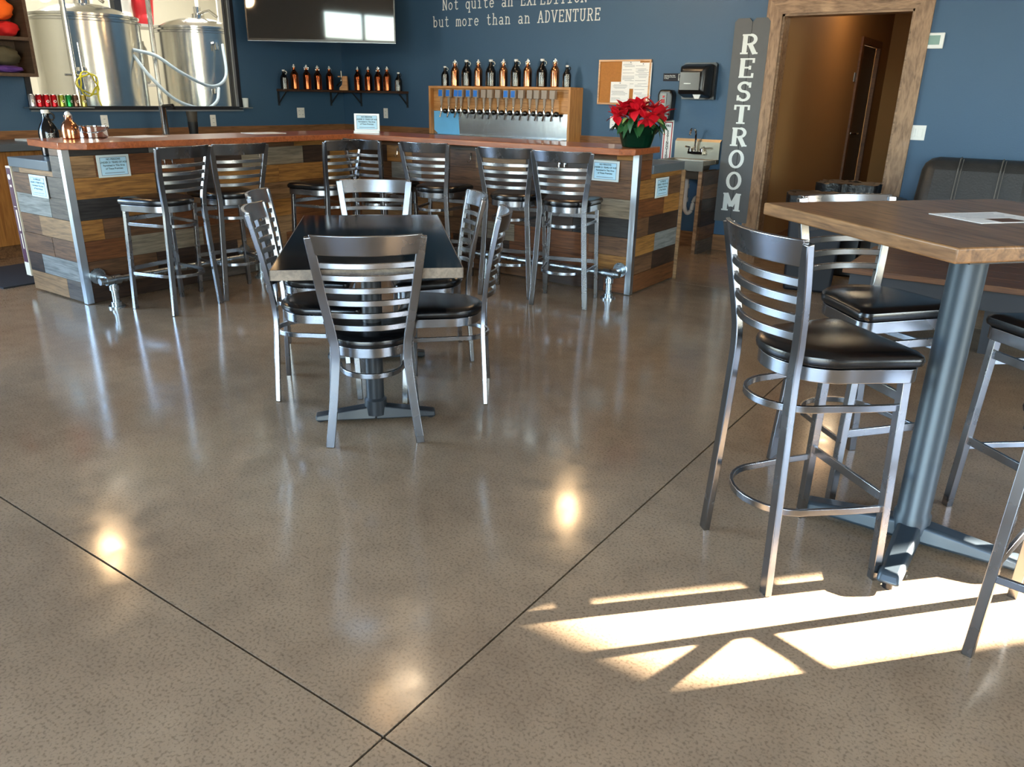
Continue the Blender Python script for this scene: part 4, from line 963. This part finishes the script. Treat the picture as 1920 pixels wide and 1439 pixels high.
obj('wording', text_mesh('wording', '\n'.join('EXTINGUISHER'), .036, line=.72), 'ink', ex, (0, -.0065, -.075), (R(90), 0, 0))
rs = thing('restroom_sign', 'tall grey picket board sign lettered RESTROOM beside the doorway', 'sign', (-2.651, YW - .012, .29))
for k, (a, b_) in enumerate(((-.164, -.002), (.002, .164))):
    obj('picket', MB().prism([(0, a), (0, b_), (1.8, b_), (1.832, b_ - .03), (1.832, a + .03), (1.8, a)], 0, .02), 'sign_grey', rs).matrix_basis = Matrix(((0, 1, 0, 0), (0, 0, -1, 0), (1, 0, 0, 0), (0, 0, 0, 1)))
for i, c in enumerate('RESTROOM'):
    hgt = .168; wd = 1.55
    obj('letter', letters(MB(), c, -.31 * hgt * wd, -hgt / 2, hgt, 0, .17, .085, 0, wd), 'white_paint', rs, (-.008, -.0215, 1.903 - .29 - i * .2031), smooth=0)
th_ = thing('thermostat', 'white square thermostat with small green screen', 'thermostat', (-1.137, YW - .001, 1.9))
obj('housing', MB().box(-.075, .075, -.02, 0, -.06, .06), 'white_plastic', th_, bevel=.006)
obj('display', MB().box(-.045, .045, -.0215, -.0195, -.03, .04), 'thermo_screen', th_)
sw = thing('light_switch', 'white double rocker light switch beside the door casing', 'switch', (-1.135, YW - .001, 1.187))
obj('plate', MB().box(-.066, .066, -.006, 0, -.06, .06), 'white_plastic', sw, bevel=.002)
for x in (-.027, .027): obj('rocker', MB().box(x - .018, x + .018, -.011, -.006, -.034, .034), 'white_plastic', sw, bevel=.002)
def outlet(loc, rz, lab, wide=False):
    t = thing('wall_outlet', lab, 'outlet', loc, rz, 'white wall outlets')
    hw = .058 if wide else .036
    obj('plate', MB().box(-hw, hw, -.006, 0, -.06, .06), 'white_plastic', t, bevel=.002)
    m = MB()
    for x in ((-.027, .027) if wide else (0,)):
        for z in (-.022, .022): m.box(x - .012, x + .012, -.0075, -.0062, z - .014, z + .014)
    obj('socket', m, 'paper', t)
    m = MB()
    for x in ((-.027, .027) if wide else (0,)):
        for z in (-.022, .022): m.box(x - .007, x - .004, -.0085, -.0076, z - .004, z + .006).box(x + .004, x + .007, -.0085, -.0076, z - .004, z + .006)
    obj('slot', m, 'ink', t)
outlet((XL + .001, 6.865, 1.178), R(90), 'white wall outlet below the brewery end of the corner shelf', True)
outlet((XL + .001, 5.598, 1.1), R(90), 'white wall outlet under the brewery window beside the dark tumblers')
outlet((XL + .001, 4.35, 1.105), R(90), 'white wall outlet under the brewery window above the steel bucket')
outlet((-7.283, YW - .001, 1.188), 0, 'white wall outlet below the tap tower end of the corner shelf')
outlet((-4.03, YW - .001, 1.178), 0, 'white wall outlet beside the poinsettia below the cork board')

# ------------------------------------------------------------------ hand sink
sk = thing('hand_sink', 'small stainless hand sink with wooden side panel and faucet', 'sink', (-3.06, 7.395, 0))
obj('basin_rim', MB().box(-.24, .225, -.21, -.17, .83, .87).box(-.24, .225, .1, .195, .83, .87).box(-.24, -.2, -.17, .1, .83, .87).box(.185, .225, -.17, .1, .83, .87), 'sink_steel', sk, bevel=.004)
obj('basin', MB().rings([[(-.2, -.17, .86), (.185, -.17, .86), (.185, .1, .86), (-.2, .1, .86)], [(-.17, -.14, .7), (.155, -.14, .7), (.155, .07, .7), (-.17, .07, .7)]], top=True, bot=False), 'sink_steel', sk)
obj('apron', MB().box(-.24, .225, -.212, -.2, .78, .87), 'sink_steel', sk)
obj('backsplash', MB().box(-.24, .225, .17, .195, .87, 1.03).quadbox([(-.24, .17, 1.03), (.225, .17, 1.03), (.225, .195, 1.03), (-.24, .195, 1.03), (-.23, .185, 1.055), (.235, .185, 1.055), (.235, .197, 1.055), (-.23, .197, 1.055)]), 'sink_steel', sk)
fc = obj('faucet', MB().tube(bez([(-.01, .14, .93), (-.01, .13, 1.08), (-.01, .1, 1.14), (-.02, .03, 1.15), (-.02, .0, 1.1)], 24), .011, 10).box(-.08, .07, .12, .172, .915, .94), 'chrome', sk)
for x in (-.065, .055): obj('tap_lever', MB().lathe([(.02, .94), (.02, .965), (.012, .97)], 14, (x, .14, 0)).bar([(x, .14, .975), (x + (.05 if x > 0 else -.03), .09, .985)], .014, .008, (0, 0, 1)), 'chrome', fc)
obj('drain_trap', MB().tube(bez([(0, -.02, .7), (0, -.02, .5), (0, -.02, .42), (.02, 0, .36), (.05, .03, .38), (.06, .05, .46), (.06, .1, .5), (.06, .19, .5)], 40), .021, 12).lathe([(.03, .6), (.03, .64)], 14, (0, -.02, 0)).lathe([(.03, .47), (.03, .51)], 14, (0, -.02, 0)), 'pvc', sk)
obj('panel_edge', MB().box(.19, .225, -.215, -.2, 0, .78), 'frame_wood', sk)
for k, m_ in enumerate(('slate', 'brown', 'dark', 'dark', 'brown', 'dark')):
    o = obj('plank', MB().box(0, .4, -.02, 0, .001, .129), 'plank_' + m_, sk, (.225, -.2, k * .13), (0, 0, R(90)))
obj('side_core', MB().box(.19, .205, -.2, .195, 0, .78), 'plank_brown', sk)

# ------------------------------------------------------------------ poinsettia
po_ = thing('poinsettia', 'red poinsettia in a dark green foil pot on the bar end', 'plant', (-2.64, 5.36, 1.081))
obj('pot', MB().lathe([(.1, 0), (.105, .004), (.13, .09), (.14, .12), (.135, .12), (.12, .09)], 24), 'foil_green', po_)
obj('foil_frill', MB().rings([[(.132 * math.cos(2 * PI * k / 32), .132 * math.sin(2 * PI * k / 32), .09) for k in range(32)], [((.155 + .014 * (k % 2)) * math.cos(2 * PI * k / 32), (.155 + .014 * (k % 2)) * math.sin(2 * PI * k / 32), .13 + .014 * (k % 3)) for k in range(32)]], top=False, bot=False), 'foil_green', po_)
obj('soil', MB().lathe([(.01, .1), (.128, .1), (.128, .104), (.01, .108)], 16), 'soil', po_)
obj('stem', MB().tube([(0, 0, .11), (0, 0, .22)], .008, 8).tube([(0, 0, .13), (.07, .03, .24)], .006, 8).tube([(0, 0, .13), (-.07, -.03, .24)], .006, 8).tube([(0, 0, .13), (.0, -.08, .23)], .006, 8), 'green_leaf', po_)
def leaf_mesh(L, W, droop, fold, m, name):
    mb = MB(); n = 7; rows_ = []
    for i in range(n + 1):
        u = i / n; w_ = W * (math.sin(PI * min(1, u * 1.02)) ** .8) * (1.15 - .4 * u); w_ = max(w_, .001); z = -droop * u * u
        rows_.append([(u * L, -w_, z + fold * w_), (u * L, 0, z), (u * L, w_, z + fold * w_)])
    for r in rows_: mb.v += r
    for i in range(n):
        for j in range(2): mb.f.append((i * 3 + j, i * 3 + j + 1, i * 3 + j + 4, i * 3 + j + 3))
    me = mb.mesh(name, 60); me.materials.append(MATS[m]); return me
bracts = [leaf_mesh(.095, .034, .02, .35, 'red_bract', 'bract'), leaf_mesh(.085, .032, .035, .25, 'red_bract', 'bract'), leaf_mesh(.11, .038, .04, .3, 'red_bract', 'bract')]
leaves = [leaf_mesh(.11, .03, .06, .25, 'green_leaf', 'leaf'), leaf_mesh(.12, .034, .08, .2, 'green_leaf', 'leaf'), leaf_mesh(.09, .022, .05, .25, 'pale_leaf', 'leaf')]
rp = random.Random(11)
def put_leaf(me, base, az, el, rollv, name):
    o = bpy.data.objects.new(name, me); col.objects.link(o); o.parent = po_; o.location = base
    o.rotation_euler = (Matrix.Rotation(az, 3, 'Z') @ Matrix.Rotation(-el, 3, 'Y') @ Matrix.Rotation(rollv, 3, 'X')).to_euler()
heads = [(0, 0, .275), (.1, .045, .262), (-.1, -.05, .258), (-.035, .11, .262), (.04, -.11, .25), (.165, -.06, .225), (-.165, .04, .225), (-.11, -.14, .205), (.12, .13, .22), (.0, .0, .25), (.13, -.15, .2), (-.15, .13, .21)]
for (hx, hy, hz) in heads:
    a0 = rp.uniform(0, 6.28)
    for k in range(9):
        put_leaf(rp.choice(bracts), (hx, hy, hz), a0 + k * 2.4, R(rp.uniform(-30, 50) if k < 6 else rp.uniform(45, 75)), R(rp.uniform(-20, 20)), 'bract')
for k in range(40):
    a0 = k * 2.4; r0 = rp.uniform(.05, .14); put_leaf(leaves[0 if k % 3 else (1 if k % 2 else 2)], (r0 * math.cos(a0), r0 * math.sin(a0), rp.uniform(.15, .22)), a0 + rp.uniform(-.4, .4), R(rp.uniform(-50, 10)), R(rp.uniform(-25, 25)), 'leaf')

# maroon sign on the bar end
ms = thing('maroon_sign', 'narrow maroon sign with pale border at the back of the bar end', 'sign', (-6.172, 2.6, .1))
obj('board', MB().box(-.036, .036, -.01, .03, 0, .785), 'cream_trim', ms)
obj('face', MB().box(-.028, .028, -.013, -.0102, .1, .772), 'maroon', ms)
obj('disc', MB().lathe([(.001, 0), (.019, 0), (.019, .002)], 18), 'paper', ms, (0, -.0132, .71), (R(90), 0, 0))
for bb in ((-.012, .014, .64, .655), (-.012, .02, .5, .505), (.0, .02, .33, .48), (.004, .018, .2, .31)): obj('printed_mark', MB().box(bb[0], bb[1], -.0145, -.0132, bb[2], bb[3]), 'cream_trim', ms)

# ------------------------------------------------------------------ wall cabinet with clothing
wc = thing('wall_cubby', 'dark wooden open cubby shelf filled with folded clothing', 'shelf', (XL + .001, 3.1, 1.5))
obj('back_panel', MB().box(0, .012, -.6, .56, 0, .9), 'cabinet_dark', wc)
for y in (-.6, .53): obj('side_panel', MB().box(0, .29, y, y + .03, 0, .9), 'cabinet_dark', wc)
for z in (0, .295, .87): obj('shelf_board', MB().box(0, .29, -.57, .53, z, z + .028), 'cabinet_dark', wc)
def garment(m, loc, sc, seed, lab, cat='clothing'):
    rr = random.Random(seed); n, k = 24, 12; mb = MB(); rings_ = []
    ph = [rr.uniform(0, 6) for _ in range(6)]
    for j in range(k + 1):
        v = j / k * PI; ring = []
        for i in range(n):
            u = i / n * 2 * PI; d_ = 1 + .13 * math.sin(3 * u + ph[0] + 2 * v) + .1 * math.sin(5 * u + ph[1]) * math.sin(v * 3 + ph[2]) + .07 * math.sin(9 * v + ph[3] + u)
            s_ = max(.02, math.sin(v)) ** .7; ring.append((sc[0] * d_ * s_ * math.cos(u), sc[1] * d_ * s_ * math.sin(u), max(0, sc[2] * (1 - math.cos(v)) * (1 + .06 * math.sin(4 * u + ph[4])))))
        rings_.append(ring)
    return tag(obj('folded_garment', mb.rings(rings_), m, None, loc, (0, 0, rr.uniform(0, .6)), smooth=80), lab, cat, 'clothing in the wall cubby')
for m_, dy, dz, sc, lab in (('red_cloth', .42, .324, (.1, .085, .06), 'red cap on the upper cubby shelf'), ('green_cloth', .2, .324, (.1, .09, .035), 'green folded shirt on the upper cubby shelf'), ('dark_cloth', .19, .398, (.1, .09, .03), 'dark shirt folded over the green shirt'),
                         ('orange_cloth', .36, .455, (.11, .13, .09), 'bright orange garment heaped on the upper cubby shelf'),
                         ('purple_cloth', .36, .029, (.11, .135, .03), 'purple folded garment at the bottom of the cubby'), ('olive_cloth', .36, .093, (.1, .13, .075), 'olive garment heaped on the purple one'), ('orange_cloth', -.1, .324, (.09, .07, .06), 'orange garment at the far end of the upper cubby shelf')):
    garment(m_, (XL + .16, 3.1 + dy, 1.5 + dz), sc, hash(lab) % 97 if False else len(lab), lab)

# ------------------------------------------------------------------ sofa, low table, bins
so = thing('leather_sofa', 'dark grey leather sofa with stitched back cushions against the blue wall', 'sofa', (-.1, 7.08, 0))
obj('base', MB().box(-1.05, 2.0, -.42, .4, .06, .3), 'leather', so, bevel=.03)
for k, x in enumerate((-.92, -.03, .86)):
    bc = obj('back_cushion', MB().quadbox([(x, -.02, .42), (x + .87, -.02, .42), (x + .87, .3, .4), (x, .3, .4), (x + .02, .16, 1.03), (x + .85, .16, 1.03), (x + .85, .4, 1.0), (x + .02, .4, 1.0)]), 'leather', so, bevel=.11)
    for sx in (.29, .58):
        obj('seam', MB().tube([(x + sx, -.022 + .01, .5), (x + sx, .06, .75), (x + sx, .115, .94), (x + sx, .175, 1.012), (x + sx, .24, 1.02)], .006, 6).tube([(x + sx + .022, -.012, .5), (x + sx + .022, .06, .75), (x + sx + .022, .115, .94), (x + sx + .022, .175, 1.012)], .004, 6), 'seam', bc)
    obj('seat_cushion', MB().box(x, x + .87, -.45, .06, .3, .48), 'leather', so, bevel=.06)
for x0, x1 in ((-1.06, -.925), (1.74, 2.0)): obj('arm', MB().box(x0 - .1, x1, -.44, .3, .06, .68), 'leather', so, bevel=.09)
for x in (-.95, 1.85):
    for y in (-.35, .33): obj('leg', MB().box(x - .03, x + .03, y - .03, y + .03, 0, .065), 'black_plastic', so)
lt = thing('low_table', 'low table with brown plank top and grey frame before the sofa', 'table', (-.42, 5.5, 0))
for k in range(4): obj('plank', MB().box(-.6, .6, -.235 * 2 + .235 * k + .002, -.235 * 2 + .235 * (k + 1) - .002, .43, .465), 'walnut', lt, bevel=.002)
obj('apron', MB().box(-.56, .56, -.43, -.405, .31, .43).box(-.56, .56, .405, .43, .31, .43).box(-.56, -.535, -.405, .405, .31, .43).box(.535, .56, -.405, .405, .31, .43), 'grey_frame', lt)
for x in (-.42, .22):
    for y in (-.18, .3): obj('leg', MB().quadbox([(x - .03, y - .03, 0), (x + .03, y - .03, 0), (x + .03, y + .03, 0), (x - .03, y + .03, 0), (x - .045, y - .045, .43), (x + .045, y - .045, .43), (x + .045, y + .045, .43), (x - .045, y + .045, .43)]), 'grey_frame', lt)
def bin_(loc, rz, m, lab, w_, d_, h):
    t = thing('waste_bin', lab, 'bin', loc, rz, 'lined waste bins by the doorway')
    obj('bin_body', MB().rings([[(-w_ * .42, -d_ * .42, 0), (w_ * .42, -d_ * .42, 0), (w_ * .42, d_ * .42, 0), (-w_ * .42, d_ * .42, 0)], [(-w_ / 2, -d_ / 2, h), (w_ / 2, -d_ / 2, h), (w_ / 2, d_ / 2, h), (-w_ / 2, d_ / 2, h)]]), m, t, bevel=.02)
    rr = random.Random(int(h * 1000)); n = 60; r1, r2, r3 = [], [], []
    for i in range(n):
        u = 2 * PI * i / n; c, s = math.cos(u), math.sin(u); k = 1 / max(abs(c), abs(s))
        x, y = c * k * w_ / 2, s * k * d_ / 2; j = rr.uniform(.0, .03)
        r1.append((x * 1.05 + c * j, y * 1.05 + s * j, h - .06 - rr.uniform(0, .012))); r2.append((x * 1.06 + c * j, y * 1.06 + s * j, h + .01 + rr.uniform(0, .012))); r3.append((x * .9, y * .9, h + rr.uniform(.004, .02)))
    obj('liner', MB().rings([r1, r2, r3], top=True, bot=False), 'bag', t, smooth=70)
    return t
bin_((-1.55, 6.42, 0), R(12), 'bin_blue', 'blue waste bin with black liner nearer the low table', .42, .36, .73)
bin_((-1.52, 7.2, 0), R(4), 'black_plastic', 'black waste bin with black liner close to the door casing', .42, .36, .76)

# ------------------------------------------------------------------ pendant lamps (seen as reflections in the floor)
for k, (x, y, e, lab) in enumerate(((-6.6, 3.0, 36, 'pendant lamp over the growler end of the bar'), (-3.58, 6.25, 36, 'pendant lamp over the poinsettia side of the bar'), (-3.2, 3.1, 6, 'pendant lamp over the dining table'))):
    t = thing('pendant_lamp', lab, 'lamp', (x, y, 2.7), 0, 'pendant lamps')
    obj('cord', MB().tube([(0, 0, .2), (0, 0, ZC - 2.7)], .006, 6), 'black_plastic', t)
    obj('shade', MB().lathe([(.16, 0), (.15, .05), (.09, .13), (.03, .17), (.02, .22)], 24, cap=False), 'black_iron', t)
    obj('bulb', MB().lathe([(.005, -.01), (.03, .01), (.036, .04), (.025, .08), (.015, .11)], 16), 'bulb', t)
    L = bpy.data.lights.new('pendant_light', 'POINT'); L.energy = e; L.color = (1, .66, .34); L.shadow_soft_size = .09
    lo = bpy.data.objects.new('pendant_light', L); col.objects.link(lo); lo.location = (x, y, 2.66)

# unseen track lamps added over the bar to light the walls
for k, (x, y, e, lab) in enumerate(((-5.2, 5.6, 45, 'added unseen ceiling track lamp over the inner corner of the bar'), (-4.0, 4.2, 22, 'added unseen ceiling track lamp over the middle of the bar'))):
    t = thing('added_track_lamp', lab, 'lamp', (x, y, ZC), 0, 'added ceiling track lamps')
    obj('track', MB().box(-.5, .5, -.02, .02, -.03, -.001), 'black_plastic', t)
    obj('lamp_head', MB().lathe([(.06, -.2), (.06, -.08), (.03, -.05), (.015, -.03)], 20, cap=False), 'black_plastic', t)
    obj('bulb', MB().lathe([(.01, -.19), (.05, -.18), (.04, -.12)], 16), 'bulb', t)
    L = bpy.data.lights.new('added_track_light', 'POINT'); L.energy = e; L.color = (1, .76, .5); L.shadow_soft_size = .14
    lo = bpy.data.objects.new('added_track_light', L); col.objects.link(lo); lo.location = (x, y, ZC - .26)
